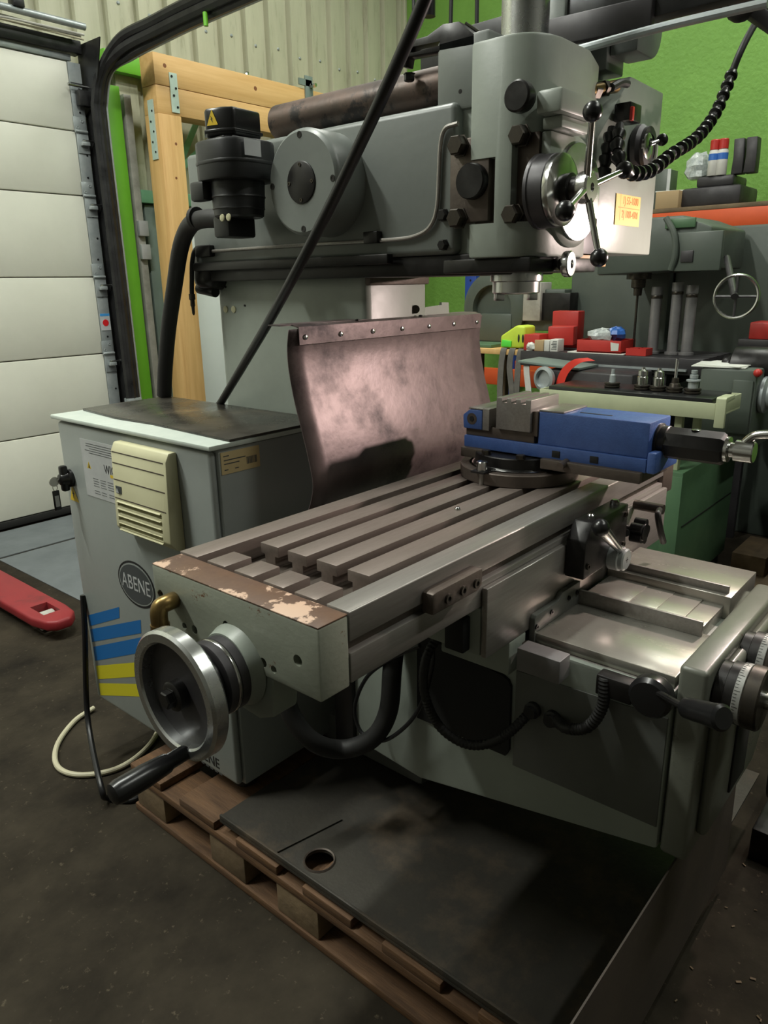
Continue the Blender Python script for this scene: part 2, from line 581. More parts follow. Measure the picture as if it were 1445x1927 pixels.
# ---------------------------------------------------------------- door track, header, springs
tr = thing('door_track', 'black steel door track curving from the door jamb up under the roof', 'door track', (1.94, 3.45, 0))
def track(xo, ro, name, r, m):
    pts = [(1.885 + xo, 3.47, 0.02), (1.885 + xo, 3.47, 1.2), (1.88 + xo, 3.47, 2.2), (1.885 + xo, 3.46, 2.38),
           (1.91 + xo, 3.41, 2.52), (1.96 + xo, 3.27, 2.61 + ro), (2.02 + xo, 3.05, 2.66 + ro), (2.04 + xo, 2.6, 2.69 + ro), (2.04 + xo, 1.2, 2.72 + ro), (2.04 + xo, 0.2, 2.73 + ro)]
    return MB().tube(pts, r, 8).build(name, m, tr)
track(0.0, 0.0, 'track_rail', 0.030, 'track_black')
track(-0.015, 0.042, 'track_rail', 0.026, 'track_black')
track(0.03, -0.03, 'track_rail', 0.022, 'track_black')
track(0.056, -0.04, 'track_lip', 0.009, 'galvanised')
MB().box(1.87, 1.95, 3.50, 3.59, 0.0, 2.45).build('jamb_angle', 'track_black', tr, bevel=0.004)
MB().prism([(3.59, 2.30), (3.59, 2.66), (3.34, 2.66), (3.40, 2.5), (3.46, 2.36)], 'x', 1.865, 1.872).build('corner_plate', 'track_black', tr)
MB().box(1.845, 1.935, 3.44, 3.50, 0.60, 0.68).build('track_clamp', 'galvanised', tr, bevel=0.003)
MB().cyl((2.03, 2.62, 2.66), (2.03, 2.62, 2.60), 0.012).build('hanger_bolt', 'green_steel', tr)

hd = thing('door_header', 'dark steel lintel with spring shaft and cables above the white door', 'lintel', (0, 3.6, 2.6))
MB().box(-2.5, 1.855, 3.52, 3.60, 2.605, 2.67).build('lintel_beam', 'track_black', hd, bevel=0.004)
MB().cyl((-2.4, 3.47, 2.73), (1.86, 3.47, 2.73), 0.018).build('spring_shaft', 'galvanised', hd)
MB().tube([(-2.4, 3.5, 2.70), (0.5, 3.5, 2.688), (1.2, 3.5, 2.70), (1.84, 3.49, 2.685)], 0.007, 8).build('control_cable', 'dirty_white', hd)
MB().tube([(-2.4, 3.48, 2.68), (0.6, 3.48, 2.69), (1.3, 3.48, 2.675), (1.85, 3.48, 2.67)], 0.006, 8).build('control_cable', 'cable_cream', hd)
MB().tube([(-2.4, 3.46, 2.665), (0.9, 3.46, 2.672), (1.5, 3.46, 2.682), (1.85, 3.47, 2.69)], 0.006, 8).build('control_cable', 'dirty_white', hd)
MB().box(1.46, 1.52, 3.44, 3.50, 2.74, 2.79).build('shaft_bearing', 'track_black', hd, bevel=0.004)

# ---------------------------------------------------------------- green jamb post and steelwork
p = MB().box(1.955, 2.09, 3.56, 3.64, 0, 2.49).build('jamb_post', 'green_steel', bevel=0.004)
tag(p, 'tall bright green steel post beside the door track', 'post')
p = MB().box(2.04, 2.42, 3.60, 3.66, 2.58, 2.69).build('cross_beam', 'green_steel', bevel=0.004)
tag(p, 'short bright green beam behind the timber frame top corner', 'beam')
p = MB().box(2.125, 2.175, 3.58, 3.66, 0, 2.46).build('steel_channel', 'dirty_white', bevel=0.004)
tag(p, 'narrow flaking pale channel right of the green post', 'post')
for zc in (1.52, 1.66):
    q = MB().box(2.12, 2.185, 3.55, 3.58, zc, zc + 0.09).build('channel_clip', 'label_white', p, bevel=0.003)
p = MB().box(2.21, 2.29, 3.61, 3.68, 0, 1.85).build('mint_post', 'grey_steel', bevel=0.003)
tag(p, 'grey green steel stud left of the white board', 'post')
p = MB().box(2.18, 3.3, 3.585, 3.66, 1.86, 1.935).build('mint_rail', 'mint_steel', bevel=0.003)
tag(p, 'pale mint steel rail across the top of the white board', 'rail')
p = MB().box(2.295, 3.9, 3.63, 3.672, 0.02, 1.855).build('white_board', 'white_board', bevel=0.002)
tag(p, 'smooth white wall board seen through the timber frame', 'board')
br = thing('mint_brace', 'crossed pale mint steel straps behind the timber frame', 'brace', (2.6, 3.6, 2.0))
MB().bar((2.33, 3.58, 1.96), (2.85, 3.58, 2.36), 0.04, 0.008, (0, 1, 0)).build('strap', 'mint_steel', br)
MB().bar((2.44, 3.6, 2.02), (2.66, 3.6, 2.38), 0.04, 0.008, (0, 1, 0)).build('strap', 'mint_steel', br)
MB().bar((2.29, 3.57, 1.8), (2.45, 3.57, 2.1), 0.04, 0.008, (0, 1, 0)).build('strap', 'mint_steel', br)

# ---------------------------------------------------------------- timber frame
tf = thing('pine_portal', 'new pale pine portal frame with galvanised nail plates', 'pine portal', (2.25, 3.37, 0))
MB().box(2.165, 2.325, 3.30, 3.44, 0, 2.325).build('post', 'post_wood', tf, bevel=0.004)
b1 = MB().box(2.165, 4.6, 3.30, 3.44, 2.475, 2.64).build('beam', 'pale_wood', tf, bevel=0.003)
b2 = MB().box(2.166, 4.6, 3.302, 3.44, 2.325, 2.473).build('beam', 'pale_wood', tf, bevel=0.003)
MB().box(4.44, 4.6, 3.30, 3.44, 0, 2.325).build('post', 'post_wood', tf, bevel=0.004)
npl = MB().box(2.262, 2.315, 3.295, 3.3, 2.34, 2.55).build('nail_plate', 'zinc_plate', tf)
for dx, dz in ((0.015, 0.19), (0.038, 0.13), (0.02, 0.09), (0.04, 0.03)):
    socket(npl, (2.262 + dx, 3.295, 2.34 + dz), (0, -1, 0), 0.007, 0.003, 'track_black', 'nail')
np2 = MB().box(2.158, 2.164, 3.335, 3.39, 2.08, 2.40).build('nail_plate', 'zinc_plate', tf)
for k in range(5):
    socket(np2, (2.158, 3.35 + 0.02 * (k % 2), 2.12 + 0.055 * k), (-1, 0, 0), 0.006, 0.003, 'track_black', 'nail')
for (px, pz, r) in ((2.24, 2.58, 0.018), (2.92, 2.57, 0.02), (3.25, 2.53, 0.014), (2.27, 2.17, 0.013), (2.25, 1.98, 0.012)):
    MB().lathe((px, 3.3005, pz), (0, -1, 0), [(r, 0), (r * 0.6, 0.0006), (r * 0.1, 0.001)], 12).build('knot', 'knot', tf)
sb = thing('bolt_bracket', 'small grey steel bracket with bolt on top of the timber beam', 'bracket', (3.36, 3.29, 2.45))
MB().box(3.36, 3.43, 3.285, 3.298, 2.42, 2.72).build('plate', 'grey_steel', sb, bevel=0.002)
MB().box(3.30, 3.42, 3.285, 3.296, 2.655, 2.695).build('tab', 'grey_steel', sb)
hexbolt(sb, (3.41, 3.285, 2.66), (0, -1, 0), 0.014, 0.05, 'steel_bright')
bt = thing('coach_bolt', 'single zinc bolt standing on the pine beam', 'bolt', (2.90, 3.35, 2.64))
hexbolt(bt, (2.90, 3.35, 2.64), (0, 0, 1), 0.013, 0.03, 'steel_bright', 'bolt_head')

# ---------------------------------------------------------------- ceiling fixtures (above the frame)
def fixture(x, y, label, ln=1.5, power=1.0, z=4.3):
    t = thing('fluorescent_fixture', label, 'ceiling light', (x, y, z), 'fluorescent fixtures under the ceiling')
    MB().box(x - ln / 2, x + ln / 2, y - 0.09, y + 0.09, z + 0.03, z + 0.098).build('housing', 'door_white', t, bevel=0.01)
    for s in (-1, 1):
        MB().cyl((x - ln / 2 + 0.03, y + s * 0.05, z), (x + ln / 2 - 0.03, y + s * 0.05, z), 0.014, n=12).build('tube', 'tube_light', t)
        for e in (-1, 1):
            MB().box(x + e * (ln / 2 - 0.02) - 0.01, x + e * (ln / 2 - 0.02) + 0.01, y + s * 0.05 - 0.015, y + s * 0.05 + 0.015, z - 0.015, z + 0.032).build('tube_holder', 'label_white', t)
    ld = bpy.data.lights.new('fluorescent_light', 'AREA')
    ld.shape = 'RECTANGLE'
    ld.size, ld.size_y = ln, 0.16
    ld.energy = TUBE_POWER * power
    ld.color = (0.97, 1.0, 0.92)
    lo = bpy.data.objects.new('fluorescent_light', ld)
    COL.objects.link(lo)
    lo.location = (x, y, z - 0.03)
    return t
fixture(0.2, 1.2, 'fluorescent ceiling light in front of the white door', power=2.6)
fixture(3.0, 2.2, 'fluorescent ceiling light in front of the timber frame', power=0.9)
fixture(3.9, 0.2, 'fluorescent ceiling light beside the green wall', power=0.8)
fixture(-1.7, 2.3, 'fluorescent ceiling light left of the milling machine', power=3.6)
fixture(1.3, -2.3, 'fluorescent ceiling light to the right behind the viewer', power=1.1)
fixture(2.5, -1.1, 'fluorescent ceiling light over the front right of the milling machine', power=0.6)

# ================================================================ MILLING MACHINE
mm = thing('milling_machine', 'large grey universal milling machine with long slotted table, ram and vertical head', 'milling machine', (0.72, 0.3, 0.2))

# ---- column
col_o = MB().prism([(0.645, 0.889), (0.645, 0.343), (0.875, 0.343), (0.875, 0.889)], 'z', 0.21, 1.383).build('column', 'paint_grey', mm, bevel=0.018, seg=3)
MB().box(0.65, 0.87, 0.335, 0.36, 1.346, 1.383).build('column_way', 'cast_iron', col_o, bevel=0.003)
for q in ((0.8661, 1.3710), (0.8389, 1.3705), (0.8233, 1.3702), (0.8056, 1.3700), (0.7708, 1.3694), (0.8464, 1.3476), (0.7721, 1.3000)):
    MB().cyl((0.6455, q[0], q[1]), (0.643, q[0], q[1]), 0.0028, n=10).build('screw_hole', 'void_black', col_o)
hexbolt(col_o, (0.6450, 0.7389, 1.3688), (-1, 0, 0), 0.006, 0.008)
for q in ((0.8537, 1.2898), (0.8196, 1.2901)):
    MB().lathe((0.646, q[0], q[1]), (-1, 0, 0), [(0.009, 0), (0.009, 0.003), (0.006, 0.004)], 14).build('plug', 'cream_plastic', col_o)
base = MB().box(0.56, 0.96, 0.12, 0.98, 0.165, 0.25).build('base', 'dark_grey', mm, bevel=0.015)  # dark grey carries the shade under the knee in its colour
MB().box(0.60, 0.92, 0.2, 0.95, 0.25, 0.30).build('base_step', 'dark_grey', base, bevel=0.012)
MB().cyl((0.72, -0.05, 0.25), (0.72, -0.05, 0.5), 0.045).build('knee_screw', 'cast_iron', base)

# ---- knee
kp = [(-0.478, 0.388), (-0.478, 0.70), (0.30, 0.70), (0.30, 0.30), (0.21, 0.30), (0.05, 0.285)]
knee = MB().prism(kp, 'x', 0.46, 0.98).build('knee', 'paint_grey', mm, bevel=0.006)
MB().prism([(-0.474, 0.435), (-0.474, 0.652), (-0.186, 0.641), (-0.186, 0.43)], 'x', 0.457, 0.4605).build('side_band', 'dark_grey', knee, bevel=0.001, label='dark grey lower side band')  # darker grey band across the knee side
rp = []
for a in range(0, 91, 15):
    rp.append((-0.175 + 0.02 - 0.02 * math.sin(math.radians(a)) , 0.60 + 0.02 * math.cos(math.radians(a))))
pan = [(0.16, 0.65), (-0.155, 0.622)] + rp[1:] + [(-0.177, 0.445), (0.0, 0.36), (0.16, 0.32)]
MB().prism([(0.05, 0.65), (-0.160, 0.622), (-0.172, 0.616), (-0.178, 0.604), (-0.179, 0.462), (-0.172, 0.448), (0.05, 0.445)], 'x', 0.452, 0.4605).build('black_plate', 'void_black', knee, label='black plate under the saddle')  # flat black plate with rounded corners on the knee side
# way covers on the knee
w1 = MB().box(0.474, 0.665, -0.474, -0.206, 0.701, 0.722).build('way_plate', 'steel_way', knee, bevel=0.002)
w2 = MB().box(0.80, 0.975, -0.462, -0.206, 0.70, 0.748).build('way_plate', 'steel_way', knee, bevel=0.002)
w3 = MB().box(0.655, 0.815, -0.45, -0.21, 0.70, 0.728).build('telescopic_cover', 'steel_way', knee, bevel=0.001)
for k, yy in enumerate((-0.30, -0.355, -0.41)):
    MB().box(0.657, 0.813, yy, -0.212, 0.728, 0.7295 + 0.0012 * (3 - k)).build('cover_leaf', 'steel_way', w3, bevel=0.0005)
MB().box(0.646, 0.652, -0.458, -0.206, 0.722, 0.752).build('way_rail', 'steel_ground', knee, bevel=0.001)
MB().box(0.815, 0.822, -0.452, -0.206, 0.748, 0.764).build('way_rail', 'steel_ground', knee, bevel=0.001)
MB().box(0.470, 0.664, -0.472, -0.206, 0.684, 0.7005).build('way_edge', 'steel_ground', knee, bevel=0.001)
wp = MB().prism([(0.468, 0.672), (0.468, 0.752), (0.474, 0.758), (0.56, 0.758), (0.575, 0.77), (0.65, 0.77), (0.65, 0.722), (0.48, 0.722), (0.48, 0.672)], 'y', -0.215, -0.203).build('wiper', 'dark_grey', knee, bevel=0.002)
for q in ((0.474, 0.69), (0.474, 0.735), (0.53, 0.745), (0.60, 0.75), (0.635, 0.75)):
    socket(wp, (q[0], -0.215, q[1]), (0, -1, 0), 0.005, 0.003)
# front gearbox plate of the knee
fp = MB().prism([(0.462, 0.385), (0.462, 0.752), (0.905, 0.752), (0.905, 0.45), (0.80, 0.385)], 'y', -0.527, -0.481).build('front_housing', 'paint_chipped', knee, bevel=0.008, seg=3)
MB().prism([(0.50, 0.42), (0.50, 0.70), (0.535, 0.735), (0.86, 0.735), (0.86, 0.5), (0.78, 0.42)], 'y', -0.545, -0.525).build('front_cover', 'paint_chipped', fp, bevel=0.01, seg=3)
MB().box(0.61, 0.70, -0.549, -0.543, 0.45, 0.60).build('cover_slot', 'void_black', fp, bevel=0.002)

def dial(cx, cz, y0, label, s=1.0):
    d = MB().lathe((cx, y0, cz), (0, -1, 0), [(0.046 * s, 0), (0.046 * s, 0.014), (0.05 * s, 0.016), (0.05 * s, 0.03)], 40).build('dial_collar', 'black_steel', fp)
    MB().lathe((cx, y0 - 0.03, cz), (0, -1, 0), [(0.0505 * s, 0), (0.0515 * s, 0.001), (0.0515 * s, 0.012), (0.0505 * s, 0.013)], 40).build('scale_ring', 'scale_white', d)
    tk = MB()
    for k in range(60):
        a = 2 * math.pi * k / 60
        L_ = 0.009 if k % 5 == 0 else 0.005
        rr = 0.0517 * s
        R = Matrix.Rotation(a, 3, 'Y')
        tk.obox(Vector((cx, y0 - 0.031 - L_ / 2, cz)) + R @ Vector((0, 0, rr)), (0.0006, L_, 0.0006), R)
    tk.build('scale_marks', 'ink_black', d, kind='stuff')
    MB().lathe((cx, y0 - 0.043, cz), (0, -1, 0), [(0.0515 * s, 0), (0.053 * s, 0.002), (0.053 * s, 0.022), (0.05 * s, 0.025), (0.02 * s, 0.026)], 40).build('knurled_ring', 'bolt', d)
    sh = MB().lathe((cx, y0 - 0.069, cz), (0, -1, 0), [(0.014, 0), (0.014, 0.01), (0.018, 0.012), (0.018, 0.04), (0.011, 0.045), (0.011, 0.075)], 20).build('shaft', 'steel_bright', d)
    return d
dial(0.53, 0.70, -0.53, '')
dial(0.655, 0.705, -0.53, '')
hw = MB().lathe((0.53, -0.625, 0.60), (0, -1, 0), [(0.04, 0), (0.06, 0.004), (0.06, 0.03), (0.05, 0.034)], 24).build('crank_boss', 'black_plastic', fp)

# lever with black grip on the knee side, cable box and hose
lv = MB().lathe((0.4520, -0.4500, 0.6953), (-1, 0, 0), [(0.034, 0), (0.036, 0.004), (0.036, 0.022), (0.03, 0.03), (0.012, 0.032)], 28).build('clamp_lever', 'black_plastic', knee)
MB().tube([(0.4250, -0.4659, 0.7119), (0.4000, -0.4996, 0.7204), (0.3850, -0.5205, 0.7265)], 0.006, 10).build('lever_rod', 'black_steel', lv)
a, b = Vector((0.3850, -0.5165, 0.7268)), Vector((0.3450, -0.5850, 0.7541))
MB().lathe(a, b - a, [(0.010, 0), (0.016, 0.008), (0.017, 0.03), (0.018, 0.06), (0.02, (b - a).length - 0.004), (0.016, (b - a).length)], 20).build('lever_grip', 'black_plastic', lv)
cb = MB().box(0.43, 0.459, -0.3561, -0.4197, 0.668, 0.706).build('limit_switch', 'black_steel', knee, bevel=0.003)
MB().cyl((0.445, -0.4146, 0.68), (0.445, -0.4372, 0.672), 0.012).build('plunger', 'black_steel', cb)
MB().tube([(0.4350, -0.3699, 0.7019), (0.4300, -0.3714, 0.6481), (0.4250, -0.3496, 0.6017), (0.4300, -0.3077, 0.5796), (0.4550, -0.2703, 0.5739)], 0.0095, 12, ridge=0.0014, pitch=0.006).build('corrugated_hose', 'rubber', knee)
MB().lathe((0.4580, -0.2688, 0.5718), (-1, 0, 0), [(0.016, 0), (0.016, 0.01), (0.012, 0.012), (0.012, 0.02)], 14).build('hose_gland', 'rubber', knee)
MB().tube([(0.4000, -0.0481, 0.7007), (0.3600, -0.0424, 0.6524), (0.3500, -0.0501, 0.5845), (0.3600, -0.0814, 0.5213), (0.3850, -0.1334, 0.4922), (0.4100, -0.1887, 0.5194), (0.4550, -0.2268, 0.5736)], 0.0085, 12, ridge=0.0014, pitch=0.006).build('corrugated_hose', 'rubber', knee)
MB().lathe((0.4580, -0.2274, 0.5736), (-1, 0, 0), [(0.016, 0), (0.016, 0.01), (0.012, 0.012), (0.012, 0.02)], 14).build('hose_gland', 'rubber', knee)
MB().tube([(0.4000, 0.0016, 0.6560), (0.4000, 0.0789, 0.6001), (0.4000, 0.1480, 0.5316), (0.4000, 0.1859, 0.4444), (0.4000, 0.1686, 0.3858), (0.4000, 0.1055, 0.3908), (0.4000, 0.0376, 0.4578), (0.4000, -0.0050, 0.5315), (0.4000, -0.0278, 0.6126), (0.4100, -0.0241, 0.6602)], 0.0045, 10).build('control_cable', 'cable_black', knee)
MB().tube([(0.2792, 0.2800, 0.5252), (0.2760, 0.2600, 0.4557), (0.3007, 0.2200, 0.3915), (0.3600, 0.1897, 0.3537), (0.3900, 0.1278, 0.3920), (0.4100, 0.0973, 0.4611), (0.4200, 0.0919, 0.5620), (0.4400, 0.0970, 0.6402)], 0.021, 12).build('cable_conduit', 'rubber', knee)
MB().box(0.4479, 0.4971, 0.24, 0.3, 0.26, 0.82).build('conduit_post', 'black_steel', knee, bevel=0.003)

# ---- saddle
sad = MB().box(0.322, 1.13, -0.19, 0.18, 0.728, 0.819).build('saddle', 'paint_grey', mm, bevel=0.004)
MB().box(0.322, 1.13, -0.203, -0.1915, 0.728, 0.858).build('saddle_apron', 'steel_ground', sad, bevel=0.002)
sb_ = MB().prism([(-0.203, 0.66), (-0.203, 0.728), (-0.05, 0.728), (-0.05, 0.66)], 'x', 0.40, 0.459).build('saddle_gib', 'paint_grey', sad, bevel=0.004)
gi = MB().box(0.405, 0.4445, -0.3006, -0.2154, 0.6753, 0.7201).build('clamp_block', 'arbor_steel', sad, bevel=0.002)
MB().box(0.445, 0.459, -0.245, -0.18, 0.66, 0.71).build('clamp_plate', 'cast_iron', sad, bevel=0.002)
# dark socket where the hose leaves the saddle
MB().box(0.30, 0.3225, -0.17, -0.13, 0.735, 0.80).build('hose_port', 'void_black', sad, bevel=0.003)

# ---- clamp box with lever in front of the saddle, and knobs
cbx = MB().prism([(0.597, 0.795), (0.597, 0.872), (0.625, 0.905), (0.79, 0.905), (0.79, 0.795)], 'y', -0.245, -0.204).build('feed_box', 'black_steel', sad, bevel=0.003)
MB().lathe((0.655, -0.225, 0.904), (0, 0, 1), [(0.008, 0), (0.008, 0.006), (0.005, 0.009)], 12).build('button', 'steel_bright', cbx)
MB().lathe((0.765, -0.225, 0.904), (0, 0, 1), [(0.01, 0), (0.01, 0.008), (0.006, 0.012)], 12).build('button', 'steel_bright', cbx)
pv = MB().lathe((0.722, -0.245, 0.808), (0, -1, 0), [(0.026, 0), (0.026, 0.02), (0.023, 0.022), (0.023, 0.03), (0.02, 0.033)], 28).build('lever_pivot', 'galvanised', cbx)
MB().box(0.716, 0.728, -0.2782, -0.278, 0.807, 0.809).box(0.721, 0.723, -0.2782, -0.278, 0.802, 0.814).build('pivot_mark', 'ink_black', pv)
a, b = Vector((0.718, -0.265, 0.825)), Vector((0.5669, -0.2850, 0.9190))
MB().lathe(a, b - a, [(0.012, 0), (0.006, 0.006), (0.008, 0.02), (0.013, (b - a).length - 0.006), (0.012, (b - a).length)], 16).build('lever_stem', 'steel_bright', cbx)
MB().sphere(b, 0.0165, 18).build('lever_ball', 'black_plastic', cbx)
for (u, w) in ((0.775, 0.885), (0.775, 0.82), (0.61, 0.82)):
    socket(cbx, (u, -0.245, w), (0, -1, 0), 0.006, 0.004, 'bolt')
# star knob and ratchet handle further along
st = MB().cyl((0.8879, -0.2050, 0.8093), (0.8133, -0.2350, 0.8319), 0.008, n=14).build('star_knob', 'black_plastic', sad)
kx, kz = (0.8544, 0.8276)
sm = MB()
for k in range(5):
    a = 2 * math.pi * k / 5
    sm.cyl((kx + 0.018 * math.cos(a), -0.235, kz + 0.018 * math.sin(a)), (kx + 0.018 * math.cos(a), -0.26, kz + 0.018 * math.sin(a)), 0.011, n=12)
sm.cyl((kx, -0.203, kz), (kx, -0.235, kz), 0.009).cyl((kx, -0.235, kz), (kx, -0.262, kz), 0.019)
sm.build('knob_head', 'black_plastic', st)
hx, hz = (0.9256, 0.8634)
rh = MB().cyl((hx, -0.204, hz), (hx, -0.27, hz), 0.011, n=14).build('ratchet_handle', 'bolt', sad)
MB().tube([(hx, -0.262, hz), (0.8806, -0.2750, 0.8620), (0.8921, -0.2800, 0.8237), (0.9153, -0.2800, 0.7927)], 0.007, 10).build('handle_bar', 'black_steel', rh)
MB().box(kx - 0.06, kx + 0.03, -0.225, -0.205, 0.752, 0.768).build('clamp_foot', 'steel_ground', sad, bevel=0.002)

# ---- table
tab = MB().box(0.0, 1.13, -0.19, 0.19, 0.822, 0.868).build('table', 'steel_ground', mm, bevel=0.002)
MB().box(0.0, 1.13, -0.178, 0.178, 0.868, 0.892).build('slot_floor', 'cast_iron', tab)
fr = MB().prism([(-0.19, 0.886), (-0.19, 0.928), (-0.188, 0.93), (-0.147, 0.93), (-0.147, 0.892), (-0.172, 0.883)], 'x', 0.0, 1.13).build('front_rail', 'steel_ground', tab, bevel=0.001)
MB().prism([(0.195, 0.883), (0.195, 0.93), (0.148, 0.93), (0.148, 0.892), (0.172, 0.883)], 'x', 0.0, 1.13).build('back_rail', 'steel_table', tab, bevel=0.001)
for yc in (0.1, 0.032, -0.036, -0.104):
    def rib(x0, x1):
        return MB().prism([(yc - 0.0225, 0.93), (yc + 0.0225, 0.93), (yc + 0.0225, 0.911), (yc + 0.013, 0.911), (yc + 0.013, 0.892),
                           (yc - 0.013, 0.892), (yc - 0.013, 0.911), (yc - 0.0225, 0.911)], 'x', x0, x1).build('table_rib', 'steel_table', tab, bevel=0.001)
    rib(0.112, 1.13)
    MB().prism([(yc - 0.0225, 0.93), (yc + 0.0225, 0.93), (yc + 0.0225, 0.892), (yc - 0.0225, 0.892)], 'x', 0.001, 0.055).build('table_rib', 'steel_table', tab, bevel=0.001)
MB().sphere((0.47, -0.0365, 0.931), 0.006, 12).build('oil_ball', 'steel_bright', tab)
sp = MB().prism([(0.158, 0.872), (0.158, 0.906), (0.168, 0.908), (0.292, 0.908), (0.292, 0.88), (0.28, 0.872)], 'y', -0.212, -0.1905).build('trip_dog', 'cast_iron', tab, bevel=0.003)
for u in (0.195, 0.235, 0.272):
    socket(sp, (u, -0.212, 0.888), (0, -1, 0), 0.008, 0.004, 'bolt')
# far end bracket of the table
MB().box(1.132, 1.20, -0.19, 0.19, 0.835, 0.925).build('end_bracket', 'cast_iron', tab, bevel=0.004)
# near end bracket carrying the handwheel
eb = MB().box(-0.058, -0.0015, -0.189, 0.19, 0.818, 0.925).build('end_bracket', 'bracket_side', tab, bevel=0.003)
hl = MB()
for (q, r) in (((-0.1468, 0.8674), 0.0085), ((-0.0735, 0.8391), 0.0075), ((-0.0958, 0.8359), 0.006), ((0.0063, 0.8729), 0.0075),
               ((0.1146, 0.8392), 0.006), ((0.0879, 0.8410), 0.0075), ((0.1734, 0.8779), 0.0075)):
    hl.cyl((-0.07, q[0], q[1]), (-0.022, q[0], q[1]), r, n=16)
cut(eb, hl)
MB().box(-0.0575, -0.0015, -0.1885, 0.1895, 0.9252, 0.9275).build('worn_top', 'bracket_top', eb, bevel=0.0008, label='rusty chipped top face')
bp_ = []
for k in range(13):
    a = math.pi + math.pi * k / 12
    bp_.append((-0.012 + 0.075 * math.cos(a), 0.79 + 0.055 * math.sin(a)))
MB().prism([(0.10, 0.822), (0.068, 0.80)] + bp_[::-1][0:0] + [(0.063, 0.765), (0.045, 0.742), (-0.05, 0.735), (-0.082, 0.75), (-0.088, 0.80), (-0.088, 0.822)], 'x', -0.054, -0.004).build('screw_boss', 'paint_grey', eb, bevel=0.006)
MB().lathe((-0.057, -0.012, 0.815), (-1, 0, 0), [(0.064, 0), (0.060, 0.010), (0.056, 0.02)], 36).build('bearing_boss', 'paint_grey', eb)
# handwheel
hwx = -0.075
hwl = MB().lathe((hwx, -0.012, 0.812), (-1, 0, 0), [(0.054, 0), (0.056, 0.002), (0.056, 0.016), (0.0525, 0.018), (0.0525, 0.021), (0.056, 0.023), (0.056, 0.036), (0.053, 0.038), (0.02, 0.0385)], 44).build('handwheel', 'dark_iron', tab)
MB().lathe((hwx - 0.018, -0.012, 0.812), (-1, 0, 0), [(0.0565, 0), (0.0572, 0.001), (0.0572, 0.0045), (0.0565, 0.0055)], 44).build('scale_ring', 'steel_bright', hwl)
MB().lathe((hwx - 0.038, -0.012, 0.812), (-1, 0, 0), [(0.046, 0), (0.046, 0.006), (0.03, 0.014), (0.03, 0.032)], 36).build('hub', 'black_plastic', hwl)
R0, R1 = 0.096, 0.077
MB().lathe((-0.141, -0.006, 0.809), (-1, 0, 0), [(R1, 0.004), (R0 - 0.004, 0), (R0, 0.004), (R0, 0.022), (R0 - 0.004, 0.026), (R1 + 0.003, 0.026), (R1, 0.023), (R1, 0.004)], 56, cap=False).build('rim', 'aluminium', hwl)
MB().lathe((-0.142, -0.006, 0.809), (-1, 0, 0), [(0.02, 0), (R1 + 0.001, 0.002), (R1 + 0.001, 0.008), (0.022, 0.010)], 48).build('web', 'dark_iron', hwl)
hb = MB().lathe((-0.150, -0.006, 0.809), (-1, 0, 0), [(0.022, 0), (0.022, 0.016), (0.019, 0.018)], 24).build('wheel_hub', 'black_steel', hwl)
hexbolt(hb, (-0.168, -0.006, 0.809), (-1, 0, 0), 0.013, 0.012, 'black_steel', 'nut')
MB().lathe((-0.162, -0.022, 0.727), (-1, -0.02, -0.01), [(0.008, 0), (0.011, 0.004), (0.0115, 0.03), (0.014, 0.034), (0.0165, 0.07), (0.0165, 0.108), (0.0145, 0.116), (0.008, 0.119)], 24).build('crank_grip', 'black_plastic', hwl)
# brass elbow
el = MB().tube([(-0.0550, 0.1368, 0.8776), (-0.075, 0.125, 0.883), (-0.088, 0.127, 0.88), (-0.092, 0.128, 0.868), (-0.092, 0.128, 0.85)], 0.0135, 16).build('brass_elbow', 'brass', tab)
MB().lathe((-0.092, 0.128, 0.852), (0, 0, -1), [(0.015, 0), (0.015, 0.012), (0.010, 0.014), (0.010, 0.02)], 16).build('elbow_nut', 'brass', el)

# ---- splash guard: one sheet bent in an S, with a folded cap strip
def gprof(t):
    # (y, z) along the bend, bottom to top
    pts = [(0.312, 0.865), (0.288, 0.896), (0.274, 0.945), (0.282, 0.995), (0.300, 1.061), (0.316, 1.114), (0.329, 1.179), (0.331, 1.222), (0.324, 1.264)]
    return smooth_path([(0, p_[0], p_[1]) for p_ in pts], 4)
gl = gprof(0)
vs, fs = [], []
NX = 14
for i in range(NX + 1):
    u = i / NX
    for k, q in enumerate(gl):
        bow = 0.0
        xa, xb = 0.385, 1.09
        vs.append((xa + (xb - xa) * u, q.y + bow, q.z))
m_ = len(gl)
for i in range(NX):
    for k in range(m_ - 1):
        fs.append((i * m_ + k, (i + 1) * m_ + k, (i + 1) * m_ + k + 1, i * m_ + k + 1))
g = MB().add(vs, fs)
gs = g.build('splash_guard', 'guard_steel', mm)
md = gs.modifiers.new('thickness', 'SOLIDIFY')
md.thickness = 0.002
cs = MB().prism([(0.317, 1.232), (0.317, 1.268), (0.338, 1.272), (0.338, 1.2695), (0.3195, 1.2655), (0.3195, 1.232)], 'x', 0.408, 1.075).prism([(0.375, 0.3375), (0.641, 0.3375), (0.641, 0.40), (0.385, 0.385)], 'z', 1.2700, 1.2722).prism([(0.88, 0.3375), (1.085, 0.3375), (1.085, 0.385), (0.88, 0.385)], 'z', 1.2700, 1.2722).build('cap_strip', 'guard_steel', gs)
for k in range(7):
    MB().lathe((0.425 + 0.105 * k, 0.317, 1.247), (0, -1, 0), [(0.006, 0), (0.005, 0.003), (0.002, 0.004)], 12).build('rivet', 'steel_bright', cs)
for u in (0.60, 0.83):
    MB().lathe((u, 0.331, 1.271), (0, 0, 1), [(0.005, 0), (0.005, 0.003), (0.002, 0.004)], 10).build('rivet', 'black_steel', cs)
